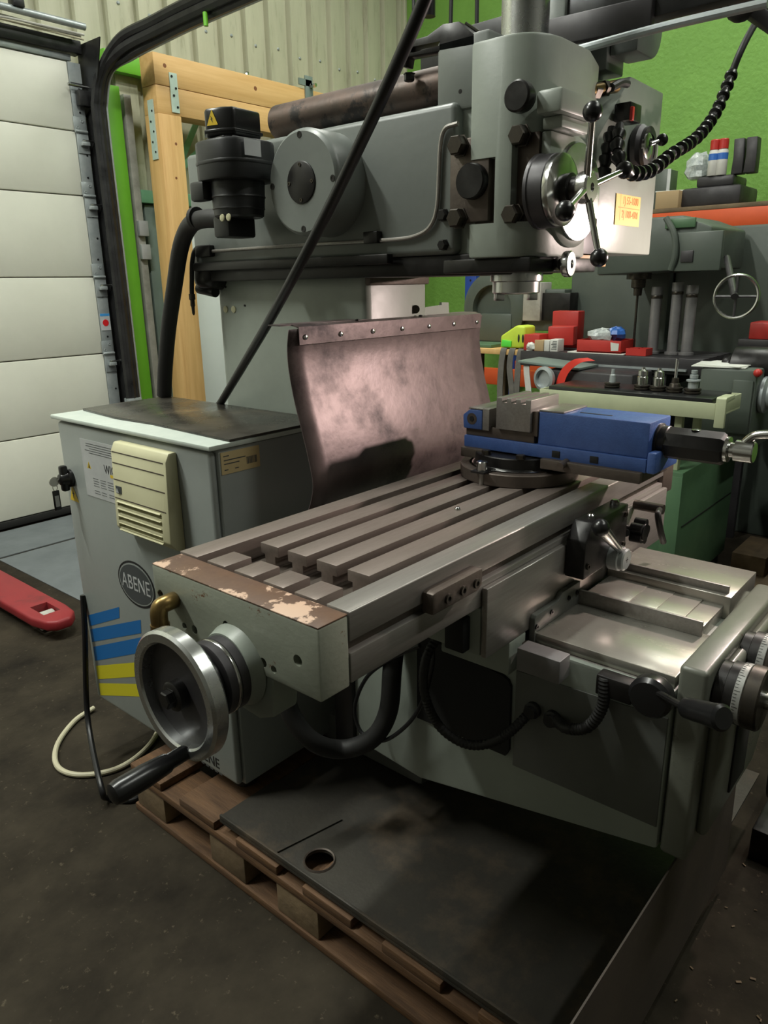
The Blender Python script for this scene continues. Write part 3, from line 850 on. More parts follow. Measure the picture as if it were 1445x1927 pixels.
# bracket behind the guard, seen over its top edge
bk = MB().prism([(0.335, 1.262), (0.335, 1.268), (0.342, 1.27), (0.342, 1.262)], 'x', 0.65, 0.87).build('way_cover', 'cast_iron', mm)
hc = MB().prism([(0.8467, 1.2639), (0.8469, 1.2895), (0.9400, 1.2942), (0.9400, 1.3008), (0.9702, 1.2999), (0.9730, 1.2691), (1.0285, 1.2696), (1.0287, 1.2613)], 'y', 0.348, 0.355).build('hinge_plate', 'paint_grey', mm)
MB().prism([(0.7668, 1.2676), (0.7957, 1.3000), (0.8374, 1.2772), (0.8246, 1.2651)], 'y', 0.3435, 0.3475).build('hinge_arm', 'dark_iron', hc)
MB().cyl((0.8290, 0.3460, 1.2876), (0.8163, 0.3360, 1.2882), 0.010).build('hinge_bolt', 'bolt', hc)

# ---- ram
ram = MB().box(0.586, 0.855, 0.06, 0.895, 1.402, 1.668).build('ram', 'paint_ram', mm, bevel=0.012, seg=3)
MB().box(0.566, 0.586, 0.213, 0.875, 1.388, 1.408).build('ram_rail', 'black_steel', ram, bevel=0.003)
MB().box(0.60, 0.84, -0.02, 0.88, 1.362, 1.402).build('ram_slide', 'black_steel', ram, bevel=0.004)
MB().box(0.59, 0.75, 0.84, 0.93, 1.34, 1.45).build('ram_end_stop', 'black_steel', ram, bevel=0.03, seg=4)
MB().cyl((0.62, 0.86, 1.335), (0.62, 0.93, 1.345), 0.014).build('stop_bar', 'black_steel', ram)
# oil line along the ram with clip
MB().tube([(0.5800, 0.8392, 1.4348), (0.5800, 0.6013, 1.4354), (0.5800, 0.3897, 1.4356), (0.5800, 0.2077, 1.4347), (0.5800, 0.1458, 1.4398), (0.5800, 0.1128, 1.4556), (0.5800, 0.0975, 1.4882), (0.5800, 0.0929, 1.5534), (0.5800, 0.0895, 1.5987), (0.5800, 0.0787, 1.6225), (0.5800, 0.0500, 1.6276)], 0.0042, 10).build('oil_line', 'steel_ground', ram)
MB().box(0.568, 0.586, 0.2419, 0.2801, 1.4301, 1.4530).build('pipe_clip', 'black_steel', ram, bevel=0.002)
MB().box(0.57, 0.587, 0.8054, 0.8677, 1.4219, 1.4501).build('pipe_union', 'black_steel', ram, bevel=0.003)
# round gear cover
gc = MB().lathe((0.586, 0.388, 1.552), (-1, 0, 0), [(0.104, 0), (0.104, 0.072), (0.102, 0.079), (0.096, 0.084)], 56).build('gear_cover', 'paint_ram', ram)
for k in range(4):
    a = math.radians(45 + 90 * k - 45)
    socket(gc, (0.502, 0.388 + 0.09 * math.sin(a), 1.552 + 0.09 * math.cos(a)), (-1, 0, 0), 0.0065, 0.001)
ic = MB().lathe((0.502, 0.388, 1.552), (-1, 0, 0), [(0.041, 0), (0.041, 0.002), (0.039, 0.003)], 40).build('inspection_cover', 'black_steel', gc)
for k in range(4):
    a = math.radians(90 * k)
    socket(ic, (0.499, 0.388 + 0.034 * math.sin(a), 1.552 + 0.034 * math.cos(a)), (-1, 0, 0), 0.004, 0.0015, 'bolt')
# top overarm tube
MB().lathe((0.655, 0.615, 1.712), (0, -1, 0), [(0.034, 0), (0.038, 0.004), (0.038, 0.535)], 36).build('overarm_tube', 'rusty_tube', mm)
# drive motor
mx, my = 0.492, 0.582
mt = MB().lathe((mx, my, 1.495), (0, 0, 1), [(0.05, 0), (0.055, 0.004), (0.056, 0.016), (0.058, 0.018), (0.057, 0.022), (0.0585, 0.04), (0.0605, 0.042), (0.059, 0.046), (0.061, 0.085)], 40).build('drive_motor', 'motor_black', mm)
oct_ = []
for k in range(20):
    a = 2 * math.pi * k / 20
    oct_.append((mx + 0.076 * math.copysign(abs(math.cos(a)) ** 0.7, math.cos(a)), my + 0.078 * math.copysign(abs(math.sin(a)) ** 0.7, math.sin(a))))
MB().prism(oct_, 'z', 1.568, 1.648).build('fan_cowl', 'motor_black', mt, bevel=0.006)
MB().prism([(mx + 1.02 * (q[0] - mx), my + 1.02 * (q[1] - my)) for q in oct_], 'z', 1.600, 1.608).build('cowl_band', 'motor_black', mt, bevel=0.002)
MB().box(mx - 0.073, mx - 0.045, my + 0.03, my + 0.078, 1.53, 1.57).build('cowl_tab', 'motor_black', mt, bevel=0.006)
MB().prism([(mx - 0.045, my + 0.045), (mx - 0.058, my + 0.02), (mx - 0.058, my - 0.035), (mx - 0.045, my - 0.05), (mx + 0.04, my - 0.05), (mx + 0.045, my + 0.045)], 'z', 1.6485, 1.653).build('box_base', 'black_plastic', mt, bevel=0.004)
tbx = MB().prism([(mx - 0.036, my + 0.05), (mx - 0.066, my + 0.012), (mx - 0.056, my - 0.030), (mx - 0.040, my - 0.052), (mx + 0.04, my - 0.045), (mx + 0.048, my + 0.045)], 'z', 1.6535, 1.708).build('terminal_box', 'black_plastic', mt, bevel=0.006)
MB().prism([(mx - 0.038, my + 0.053), (mx - 0.069, my + 0.013), (mx - 0.059, my - 0.031), (mx - 0.042, my - 0.055), (mx + 0.042, my - 0.048), (mx + 0.05, my + 0.048)], 'z', 1.660, 1.667).build('box_seam', 'black_plastic', mt, bevel=0.002)
def warn(parent, verts, m='warning_yellow'):
    w = MB().add(verts, [(0, 1, 2)]).build('warning_triangle', m, parent)
    return w
c0 = Vector((mx - 0.0625, my - 0.001, 1.70))
dn = Vector((-0.973, -0.232, 0)).normalized()
tq = Vector((-0.232, 0.973, 0)).normalized()
cw = Vector((mx - 0.0615, my - 0.006, 1.688)) + dn * 0.0015
wt = MB().add([cw + tq * 0.013 + Vector((0, 0, -0.014)), cw - tq * 0.016 + Vector((0, 0, -0.014)), cw - tq * 0.002 + Vector((0, 0, 0.016))], [(0, 1, 2)]).build('warning_sticker', 'warning_yellow', tbx)
MB().add([cw + dn * 0.0004 + tq * 0.002 + Vector((0, 0, 0.005)), cw + dn * 0.0004 - tq * 0.004 + Vector((0, 0, -0.003)), cw + dn * 0.0004 - tq * 0.001 + Vector((0, 0, -0.002)), cw + dn * 0.0004 - tq * 0.004 + Vector((0, 0, -0.01)), cw + dn * 0.0004 + tq * 0.003 + Vector((0, 0, -0.001)), cw + dn * 0.0004 + Vector((0, 0, -0.002))], [(0, 1, 2, 3, 4, 5)]).build('warning_bolt', 'ink_black', wt)
npz = MB().add([(mx - 0.040, my - 0.0795, 1.612), (mx + 0.005, my - 0.0795, 1.612), (mx + 0.005, my - 0.0795, 1.644), (mx - 0.040, my - 0.0795, 1.644)], [(0, 1, 2, 3)]).build('rating_plate', 'label_white', mt)
gx = MB().box(mx - 0.03, mx + 0.05, my + 0.005, my + 0.06, 1.455, 1.50).build('motor_mount', 'motor_black', mt, bevel=0.006)
for dy in (0.008, -0.014):
    MB().lathe((mx - 0.058, my - 0.02 + dy, 1.492), (-1, 0, 0), [(0.008, 0), (0.007, 0.002), (0.002, 0.003)], 12).build('plastic_tag', 'cream_plastic', mt)
# fat cable hose to the cabinet and the elbow
MB().tube([(0.5050, 0.6422, 1.4978), (0.5050, 0.7279, 1.5032), (0.5200, 0.8075, 1.4943), (0.5400, 0.8840, 1.4473), (0.5600, 0.9580, 1.3498), (0.5750, 1.0275, 1.2362), (0.5800, 1.0695, 1.1303), (0.5850, 1.0979, 1.0447)], 0.021, 16).build('motor_conduit', 'rubber', mt)
MB().lathe((0.5080, 0.7586, 1.5077), (0, 1, 0.02), [(0.025, 0), (0.025, 0.012)], 20).build('conduit_nut', 'rubber', mt)
# air hose with coupling at the back of the ram
MB().tube([(0.5800, 0.8155, 1.4454), (0.5800, 0.8719, 1.4438), (0.5800, 0.8947, 1.4158), (0.5800, 0.9053, 1.3626), (0.5800, 0.9107, 1.3273)], 0.006, 10).build('air_hose', 'rubber', ram)
MB().lathe((0.5800, 0.9101, 1.3314), (0, 0, -1), [(0.0085, 0), (0.0085, 0.014), (0.006, 0.016), (0.0065, 0.03), (0.0045, 0.034), (0.004, 0.05), (0.002, 0.055)], 14).build('air_coupling', 'bolt', ram)

# ---- swivel head bracket and head
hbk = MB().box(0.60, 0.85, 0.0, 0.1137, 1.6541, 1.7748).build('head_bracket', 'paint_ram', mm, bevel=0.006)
for q, r in (((0.0765, 1.6578), 0.007), ((0.0602, 1.6843), 0.004)):
    MB().lathe((0.601, q[0], q[1]), (-1, 0, 0), [(r, 0), (r, 0.0012), (r * 0.5, 0.0013)], 14).build('plug', 'black_steel', hbk)
# T-slot plate with round plug and hex bolts
tsp = MB().box(0.578, 0.60, -0.02, 0.0666, 1.4564, 1.6010).build('clamp_flange', 'cast_iron', hbk, bevel=0.003)
MB().lathe((0.5780, 0.0114, 1.5255), (-1, 0, 0), [(0.031, 0), (0.031, 0.014), (0.029, 0.017)], 36).build('pivot_cover', 'black_steel', tsp)
for q in ((0.5780, 0.0432, 1.5886), (0.5780, 0.0436, 1.4647)):
    hexbolt(tsp, q, (-1, 0, 0), 0.018, 0.02, 'bolt', 'bolt')
hexbolt(ram, (0.5860, 0.0841, 1.4734), (-1, 0, 0), 0.011, 0.012, 'black_steel')
hexbolt(ram, (0.5860, 0.0836, 1.4193), (-1, 0, 0), 0.010, 0.012, 'black_steel')

head = MB().prism([(0.575, 0.02), (0.575, -0.045), (0.5775, -0.062), (0.584, -0.078), (0.595, -0.092), (0.61, -0.103), (0.629, -0.111), (0.65, -0.115), (0.76, -0.115), (0.865, -0.083), (0.865, 0.09), (0.61, 0.09), (0.61, 0.02)], 'z', 1.392, 1.750).build('milling_head', 'paint_grey', mm, bevel=0.005)
ct = MB().box(0.5, 0.60, -0.035, 0.15, 1.452, 1.562)
ct.box(0.5, 0.64, -0.2, -0.066, 1.452, 1.597)
cut(head, ct)
MB().box(0.594, 0.612, -0.03, 0.018, 1.45, 1.565).build('slot_plate', 'cast_iron', head)
MB().box(0.606, 0.70, -0.127, -0.108, 1.452, 1.597).build('front_pad', 'paint_grey', head, bevel=0.003)
MB().box(0.60, 0.645, -0.108, -0.066, 1.452, 1.597).build('recess_shade', 'cast_iron', head)  # dark block set in the recess, its shade put into the colour
for q in ((0.5920, -0.0777, 1.5921), (0.5920, -0.0679, 1.4646)):
    hexbolt(head, q, (-1, 0, 0), 0.0175, 0.022, 'bolt', 'bolt')
MB().lathe((0.72, 0.0, 1.748), (0, 0, 1), [(0.052, 0), (0.052, 0.006), (0.044, 0.008), (0.044, 0.16), (0.042, 0.30)], 40).build('quill_tube', 'aluminium', head)
MB().box(0.59, 0.86, -0.105, 0.09, 1.365, 1.392).build('head_underplate', 'black_steel', head, bevel=0.004)
nose = MB().lathe((0.72, 0.0, 1.366), (0, 0, -1), [(0.053, 0), (0.053, 0.016), (0.048, 0.018), (0.048, 0.038), (0.044, 0.041), (0.024, 0.042)], 40).build('spindle_nose', 'steel_bright', head)
for s in (-1, 1):
    MB().obox(Vector((0.72, 0, 1.321)) + Vector((0.036 * s * 0.8, 0.036 * s * -0.6, 0)), (0.018, 0.016, 0.018), Matrix.Rotation(-0.64, 3, 'Z')).build('drive_key', 'steel_bright', nose, bevel=0.001)
# top lever bar with knob
lb = MB().box(0.575, 0.70, -0.160, -0.112, 1.618, 1.655).build('depth_stop_bar', 'paint_grey', head, bevel=0.006)
a = Vector((0.5620, -0.1010, 1.6469))
MB().lathe((0.578, a.y + 0.012, a.z), (-1, 0, 0), [(0.022, 0), (0.024, 0.008), (0.025, 0.01), (0.025, 0.026), (0.022, 0.029)], 32).build('stop_knob', 'black_steel', lb)
MB().box(0.60, 0.70, -0.150, -0.112, 1.598, 1.618).build('bar_foot', 'paint_grey', lb, bevel=0.004)
# front feed dial
fx, fz = 0.602, 1.499
fd = MB().lathe((fx, -0.112, fz), (0, -1, 0), [(0.062, 0), (0.062, 0.006), (0.060, 0.008), (0.060, 0.034), (0.058, 0.036)], 48).build('feed_dial', 'dark_iron', head)
MB().lathe((fx, -0.146, fz), (0, -1, 0), [(0.058, 0), (0.059, 0.002), (0.059, 0.012), (0.050, 0.017), (0.022, 0.0175)], 48).build('dial_face', 'steel_bright', fd)
MB().lathe((fx, -0.16, fz), (0, -1, 0), [(0.026, 0), (0.026, 0.014), (0.02, 0.016), (0.02, 0.046)], 28).build('dial_boss', 'black_steel', fd)
hub = MB().lathe((fx, -0.19, fz), (0, -1, 0), [(0.025, 0), (0.026, 0.003), (0.026, 0.018), (0.022, 0.021), (0.007, 0.0212), (0.007, 0.018)], 32).build('capstan_hub', 'steel_bright', fd)
hc_ = Vector((fx, -0.20, fz))
for q in ((0.5374, -0.2350, 1.6005), (0.7507, -0.2000, 1.5399), (0.5940, -0.2350, 1.3855), (0.4636, -0.2350, 1.4522)):
    q = Vector(q)
    d = q - hc_
    sp_ = MB().cyl(hc_ + d.normalized() * 0.02, q, 0.0062, 0.005, n=14).build('capstan_arm', 'steel_bright', hub)
    MB().sphere(q, 0.0155, 18).build('arm_ball', 'black_plastic', sp_)
# gear ring on the swivel, right of the dial
MB().lathe((0.715, -0.100, 1.505), (0, -1, 0), [(0.092, 0), (0.096, 0.004), (0.096, 0.02), (0.088, 0.026), (0.06, 0.027)], 56).build('swivel_ring', 'paint_grey', head)
MB().lathe((0.715, -0.1275, 1.505), (0, -1, 0), [(0.084, 0), (0.084, 0.004), (0.078, 0.005)], 56).build('ring_scale', 'aluminium', head)
MB().prism([(0.70, 1.395), (0.70, 1.44), (0.735, 1.47), (0.865, 1.47), (0.865, 1.395)], 'y', -0.10, -0.05).build('head_corner', 'dark_iron', head, bevel=0.003)
sl = MB().cyl((0.6862, -0.1100, 1.3793), (0.6499, -0.1400, 1.3782), 0.012).build('spindle_lock', 'black_steel', head)
q = Vector((0.6637, -0.1350, 1.3785))
MB().lathe(q, (0.1, -1, 0), [(0.022, 0), (0.0235, 0.003), (0.0235, 0.012), (0.021, 0.014), (0.008, 0.0145), (0.007, 0.010)], 32).build('lock_knob', 'steel_bright', sl)
MB().box(0.7763, 0.9186, -0.10, -0.06, 1.376, 1.4025).build('wood_packing', 'kraft_tan', head, bevel=0.002)

# gearbox cover right of the head with speed plate
gb = MB().prism([(0.862, 1.404), (0.862, 1.62), (1.00, 1.752), (1.03, 1.752), (1.18, 1.749), (1.178, 1.404)], 'y', -0.09, 0.14).build('gearbox_cover', 'paint_grey', mm, bevel=0.004)
pl = MB().box(0.9653, 1.0943, -0.092, -0.0895, 1.4627, 1.5250).build('speed_plate', 'plate_yellow', gb)
pcx, pz0, pz1 = 1.033, 1.468, 1.528
text('plate_text', '1) 55-1000', 'plate_orange', pl, (pcx + 0.008, -0.0921, 1.513), R_NY, 0.022, 0.0003, sx=0.85)
text('plate_text', '2) 1000-4000', 'plate_orange', pl, (pcx + 0.008, -0.0921, 1.485), R_NY, 0.022, 0.0003, sx=0.72)
MB().box(pcx - 0.055, pcx + 0.058, -0.0922, -0.092, 1.498, 1.4992).build('plate_rule', 'plate_orange', pl)
MB().box(pcx - 0.046, pcx - 0.0455, -0.0922, -0.092, 1.472, 1.528).build('plate_rule', 'plate_orange', pl)
gh = MB().lathe((1.0534, -0.0900, 1.6177), (0.05, -1, 0), [(0.046, 0), (0.05, 0.004), (0.05, 0.014), (0.044, 0.022), (0.044, 0.03), (0.028, 0.032), (0.026, 0.03)], 40).build('speed_selector', 'dark_iron', gb)
q0, q1 = Vector((1.0502, -0.1200, 1.6253)), Vector((1.0805, -0.1350, 1.6363))
MB().lathe((1.0361, -0.1180, 1.6198), (0.05, -1, 0), [(0.026, 0), (0.026, 0.006), (0.022, 0.008)], 30).build('selector_face', 'steel_bright', gh)
ar = MB().cyl(q0, q1, 0.005).build('selector_arm', 'steel_bright', gh)
MB().sphere(q1, 0.0125, 16).build('arm_ball', 'black_plastic', ar)
# pipe fittings above
ft = MB().tube([(0.8148, -0.0800, 1.6962), (0.8721, -0.0850, 1.7091), (0.9280, -0.0900, 1.7210)], 0.012, 14, smooth=False).build('coolant_valve', 'brass', gb)
MB().lathe((0.8415, -0.0800, 1.7013), (1, -0.1, 0.1), [(0.016, 0), (0.016, 0.02)], 6).build('valve_nut', 'bolt', ft)
MB().lathe((0.8747, -0.0860, 1.7094), (1, -0.1, 0.1), [(0.0155, 0), (0.0155, 0.015)], 6).build('valve_nut', 'bolt', ft)
MB().tube([(0.8873, -0.1000, 1.7110), (0.9297, -0.1000, 1.7263), (0.9602, -0.1000, 1.7294)], 0.008, 10).build('valve_bracket', 'dark_iron', ft)
MB().box(0.9173, 0.9731, -0.13, -0.095, 1.6541, 1.6881).build('hose_block', 'black_plastic', ft, bevel=0.003)
MB().box(0.9152, 0.9253, -0.136, -0.129, 1.6523, 1.6782).build('valve_lever', 'red_plastic', ft, bevel=0.002)
# segmented coolant hose
gpts = smooth_path([(0.8722, -0.1300, 1.6381), (0.8265, -0.1500, 1.5845), (0.8314, -0.1700, 1.5474), (0.9392, -0.1700, 1.5581), (1.0452, -0.1700, 1.5985), (1.1925, -0.1700, 1.6506), (1.2918, -0.1700, 1.7102), (1.3476, -0.1700, 1.7681), (1.3935, -0.1700, 1.8256)], 12)
gp = MB().tube(gpts, 0.0085, 10, smooth=False).build('coolant_hose', 'rubber', gb)
segm = MB().lathe((0, 0, -0.011), (0, 0, 1), [(0.009, 0), (0.0145, 0.004), (0.0145, 0.010), (0.0105, 0.018), (0.0098, 0.022)], 14).mesh('hose_segment')
acc, last = 0.0, gpts[0]
for i in range(1, len(gpts)):
    acc += (gpts[i] - last).length
    if acc > 0.027:
        acc = 0.0
        inst('hose_segment', segm, gp, gpts[i], frame(gpts[i] - last), 'black_plastic')
    last = gpts[i]
MB().tube([(1.3824, -0.1700, 1.8126), (1.3895, -0.1800, 1.8506), (1.4173, -0.1900, 1.8977), (1.4751, -0.2000, 1.9569), (1.5743, -0.2000, 2.0403)], 0.008, 12).build('hose_tail', 'rubber', gp)
segm2 = MB().lathe((0, 0, -0.011), (0, 0, 1), [(0.009, 0), (0.0145, 0.004), (0.0145, 0.010), (0.0105, 0.018), (0.0098, 0.022)], 14)
# second short hose hanging left of the selector
gq = smooth_path([(0.8610, -0.1200, 1.6342), (0.8450, -0.1200, 1.5851), (0.8346, -0.1200, 1.5459)], 10)
gp2 = MB().tube(gq, 0.0085, 10, smooth=False).build('coolant_hose', 'rubber', gb)
acc, last = 0.0, gq[0]
for i in range(1, len(gq)):
    acc += (gq[i] - last).length
    if acc > 0.02:
        acc = 0.0
        inst('hose_segment', segm, gp2, gq[i], frame(gq[i] - last), 'black_plastic')
    last = gq[i]

# rounded motor end and upright at the top right of the head
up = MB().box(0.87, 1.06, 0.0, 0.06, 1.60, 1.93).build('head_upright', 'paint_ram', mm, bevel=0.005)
for q, r in (((0.9827, 1.7621), 0.016), ((1.0333, 1.8011), 0.01)):
    MB().lathe((q[0], 0.001, q[1]), (0, -1, 0), [(r, 0), (r, 0.004), (r * 0.6, 0.005)], 18).build('plug', 'dark_iron', up)
MB().prism([(0.965, 1.765), (0.965, 1.87), (0.98, 1.90), (1.05, 1.90), (1.05, 1.765)], 'y', -0.05, 0.0).build('pulley_guard', 'paint_ram', up, bevel=0.004)
re_ = []
for k in range(17):
    a = -math.pi / 2 + math.pi * k / 16
    re_.append((1.05 + 0.055 * math.cos(a) * 0.9, 1.85 + 0.06 * math.sin(a)))
MB().prism([(0.975, 1.79), (0.975, 1.91)] + re_[::-1], 'y', -0.11, -0.05).build('motor_end', 'paint_ram', up, bevel=0.006)
# black slotted bracket on top, left of the head
sbk = MB().prism([(0.2018, 1.7755), (0.1981, 1.7476), (0.1889, 1.7460), (0.1848, 1.7616), (0.0300, 1.7527), (0.0304, 1.7695), (0.0655, 1.7974), (0.1010, 1.8003), (0.1376, 1.7884), (0.1977, 1.7883)], 'x', 0.60, 0.625).build('slotted_bracket', 'black_steel', mm, bevel=0.002)
cut(sbk, MB().prism([(0.1822, 1.7693), (0.1692, 1.7768), (0.1068, 1.7739), (0.1091, 1.7674), (0.1692, 1.7669)], 'x', 0.5, 0.7))
hexbolt(sbk, (0.6000, 0.1796, 1.7337), (0, 0, -1), 0.01, 0.014, 'black_steel')
MB().tube([(0.6200, 0.0655, 1.7974), (0.6300, 0.0488, 1.7852), (0.6400, 0.0264, 1.7686)], 0.004, 8).build('bracket_rod', 'steel_bright', sbk)
# overhead crane-style arm that carries the lamp, running above the head
oa = thing('overhead_rail', 'dark overhead steel rail passing behind the quill of the milling machine', 'rail', (1.0, 0.3, 1.8))
MB().bar((0.9000, 0.3707, 1.8458), (0.9000, -0.4089, 1.8532), 0.04, 0.075).build('rail_beam', 'track_black', oa, bevel=0.004)
MB().bar((0.8750, 0.0516, 1.8266), (0.8750, -0.1795, 1.8214), 0.02, 0.05).build('rail_cover', 'dark_iron', oa, bevel=0.003)
MB().tube([(0.8600, -0.0408, 1.7829), (0.8600, -0.2080, 1.7886), (0.8600, -0.3822, 1.7887)], 0.008, 10).build('rail_conduit', 'galvanised', oa)
MB().cyl((0.90, 0.36, 1.93), (0.90, 0.36, 4.4), 0.015).build('hanger', 'track_black', oa)
MB().cyl((0.90, -0.36, 1.9), (0.90, -0.36, 4.4), 0.015).build('hanger', 'track_black', oa)

# ---- work lamp beyond the right edge of the view
LX, LY, LZ = 1.42, -0.56, 1.43
wl = thing('work_lamp', 'articulated work lamp with dark arms at the top right', 'lamp', (1.45, -0.1, 1.9))
j1 = Vector((1.2998, -0.2000, 1.9249))
MB().bar((1.1698, 0.0000, 1.9322), j1, 0.03, 0.03).build('upper_arm', 'dark_iron', wl, bevel=0.003)
MB().sphere(j1, 0.035, 16).build('elbow_joint', 'dark_iron', wl)
MB().bar(j1, (1.52, -0.60, 1.62), 0.028, 0.028).build('lower_arm', 'dark_iron', wl, bevel=0.003)
ld_dir = Vector((-0.646, 0.574, -0.502)).normalized()
lp = Vector((LX, LY, LZ))
MB().lathe(lp - ld_dir * 0.07, ld_dir, [(0.02, 0), (0.035, 0.01), (0.06, 0.07), (0.07, 0.10), (0.068, 0.10), (0.057, 0.07), (0.03, 0.012)], 32, cap=False).build('lamp_shade', 'dark_iron', wl)
MB().cyl(lp - ld_dir * 0.07, (1.52, -0.60, 1.62), 0.01).build('lamp_neck', 'dark_iron', wl)
MB().sphere(lp - ld_dir * 0.035, 0.022, 16).build('bulb', 'lamp_glow', wl)
sl_ = bpy.data.lights.new('work_lamp_light', 'SPOT')
sl_.energy = LAMP_POWER
sl_.color = (1.0, 0.80, 0.74)
sl_.spot_size = math.radians(140)
sl_.spot_blend = 1.0
sl_.shadow_soft_size = 0.02
so = bpy.data.objects.new('work_lamp_light', sl_)
COL.objects.link(so)
so.location = lp + ld_dir * 0.035
so.rotation_euler = (-ld_dir).to_track_quat('Z', 'Y').to_euler()

# ================================================================ ELECTRICAL CABINET
cab = thing('electrical_cabinet', 'grey electrical cabinet with cream fan grille and oval badge beside the milling machine', 'cabinet', (0.43, 0.77, 0.15))
body = MB().box(0.272, 0.598, 0.437, 1.098, 0.19, 1.022).build('body', 'cabinet_grey', cab, bevel=0.006)
dr = MB().box(0.253, 0.2715, 0.443, 1.098, 0.195, 1.018).build('cabinet_door', 'cabinet_grey', cab, bevel=0.009, seg=3)
MB().box(0.245, 0.604, 0.43, 1.115, 1.023, 1.034).build('lid', 'cabinet_lid', cab, bevel=0.003)
# worn rubber mat lying on the lid
mtp = MB().prism([(0.30, 0.432), (0.602, 0.432), (0.602, 1.11), (0.44, 1.11), (0.33, 1.10), (0.31, 0.90), (0.318, 0.75)], 'z', 1.0345, 1.040).build('rubber_mat', 'black_mat', bevel=0.001)
tag(mtp, 'worn black rubber mat covering the top of the electrical cabinet', 'mat')
for (u, w) in ((0.32, 0.50), (0.32, 0.74), (0.55, 0.50)):
    MB().lathe((u, w, 0.150), (0, 0, 1), [(0.03, 0), (0.033, 0.004), (0.033, 0.014), (0.026, 0.018), (0.026, 0.024), (0.03, 0.027), (0.03, 0.034), (0.012, 0.036), (0.012, 0.041)], 24).build('levelling_foot', 'rubber', cab)
# fan grille
g0, g1, gz0, gz1 = 0.575, 0.785, 0.77, 1.005
gr = MB().prism([(0.253, gz0), (0.228, gz0 + 0.012), (0.213, gz0 + 0.03), (0.222, gz1 - 0.02), (0.232, gz1), (0.253, gz1)], 'y', g0 - 0.015, g1).build('fan_grille', 'cream_plastic', cab, bevel=0.004, label='cream plastic fan filter grille')
def gface(z):
    t = (z - (gz0 + 0.03)) / (gz1 - 0.02 - gz0 - 0.03)
    return 0.213 + 0.009 * t
cutm = MB()
for k in range(4):
    z = 0.800 + 0.0175 * k
    cutm.box(0.20, 0.236, g0 + 0.012, g1 - 0.014, z, z + 0.010)
cut(gr, cutm)
for z in (0.872, 0.917, 0.957, 0.983):
    MB().box(gface(z) - 0.0008, gface(z) + 0.002, g0 - 0.006, g1 - 0.006, z - 0.0012, z + 0.0012).build('grille_groove', 'cast_iron', gr)
for k in range(5):
    z = 0.797 + 0.0175 * k
    MB().obox((0.2185, (g0 + g1) / 2, z - 0.0005), (0.014, g1 - g0 - 0.03, 0.002), Matrix.Rotation(-0.5, 3, 'Y')).build('slat', 'cream_plastic', gr)
bd = MB().box(gface(0.89) - 0.001, gface(0.89) + 0.002, 0.748, 0.772, 0.884, 0.902).build('maker_badge', 'logo_grey', gr)
MB().add([(0.2126, 0.767, 0.887), (0.2126, 0.753, 0.887), (0.2126, 0.760, 0.899)], [(0, 1, 2)]).build('badge_mark', 'label_white', bd)
# instruction label left of the grille
lab = MB().box(0.2518, 0.2535, 0.80, 0.985, 0.835, 0.985).build('instruction_label', 'label_white', cab)
text('label_text', 'WICHT', 'ink_black', lab, (0.2516, 0.838, 0.918), R_NX, 0.032, 0.0003, sx=0.8)
MB().box(0.2515, 0.2518, 0.80, 0.855, 0.900, 0.908).build('label_band', 'warning_yellow', lab)
wt = MB().add([(0.2516, 0.965, 0.91), (0.2516, 0.945, 0.91), (0.2516, 0.955, 0.928)], [(0, 1, 2)]).build('label_triangle', 'warning_yellow', lab)
MB().add([(0.2514, 0.958, 0.911), (0.2514, 0.950, 0.911), (0.2514, 0.955, 0.924)], [(0, 1, 2)]).build('label_figure', 'ink_black', wt)
ln = MB()
random.seed(3)
for r_ in range(5):
    ln.box(0.2514, 0.2518, 0.82 + 0.02 * random.random(), 0.94 + 0.03 * random.random(), 0.975 - 0.006 * r_, 0.9765 - 0.006 * r_)
for cx_ in (0.93, 0.895, 0.86, 0.825):
    for r_ in range(8):
        w_ = 0.010 + 0.006 * random.random()
        if (r_ + int(cx_ * 1000)) % 5:
            ln.box(0.2514, 0.2518, cx_ - w_, cx_ + 0.012, 0.892 - 0.0065 * r_, 0.8933 - 0.0065 * r_)
ln.build('label_lines', 'logo_grey', lab, kind='stuff')
# lock with key and tag
lk = MB().lathe((0.2535, 1.065, 0.868), (-1, 0, 0), [(0.024, 0), (0.024, 0.008), (0.019, 0.012), (0.015, 0.030), (0.012, 0.032)], 24).build('door_lock', 'black_plastic', cab)
MB().box(0.225, 0.245, 1.055, 1.075, 0.835, 0.905).build('lock_handle', 'black_plastic', lk, bevel=0.006)
ky = thing('cabinet_key', 'steel key in the cabinet lock with a black tag hanging from it', 'key', (0.20, 1.067, 0.868))
MB().cyl((0.2205, 1.067, 0.868), (0.215, 1.067, 0.868), 0.003, n=8).build('key_shaft', 'key_steel', ky)
MB().lathe((0.208, 1.0655, 0.866), (0, 1, 0), [(0.013, 0), (0.013, 0.003)], 20).build('key_bow', 'key_steel', ky)
rg = [(0.208 + 0.006 * math.cos(t_), 1.067, 0.850 + 0.009 * math.sin(t_)) for t_ in [2 * math.pi * k / 14 for k in range(15)]]
MB().tube(rg, 0.001, 6, smooth=False).build('split_ring', 'key_steel', ky)
kt = MB().box(0.1985, 0.2175, 1.065, 1.069, 0.788, 0.842).build('key_tag', 'black_plastic', ky, bevel=0.0018)
MB().box(0.2025, 0.2135, 1.0642, 1.0698, 0.798, 0.828).build('tag_insert', 'label_white', kt)
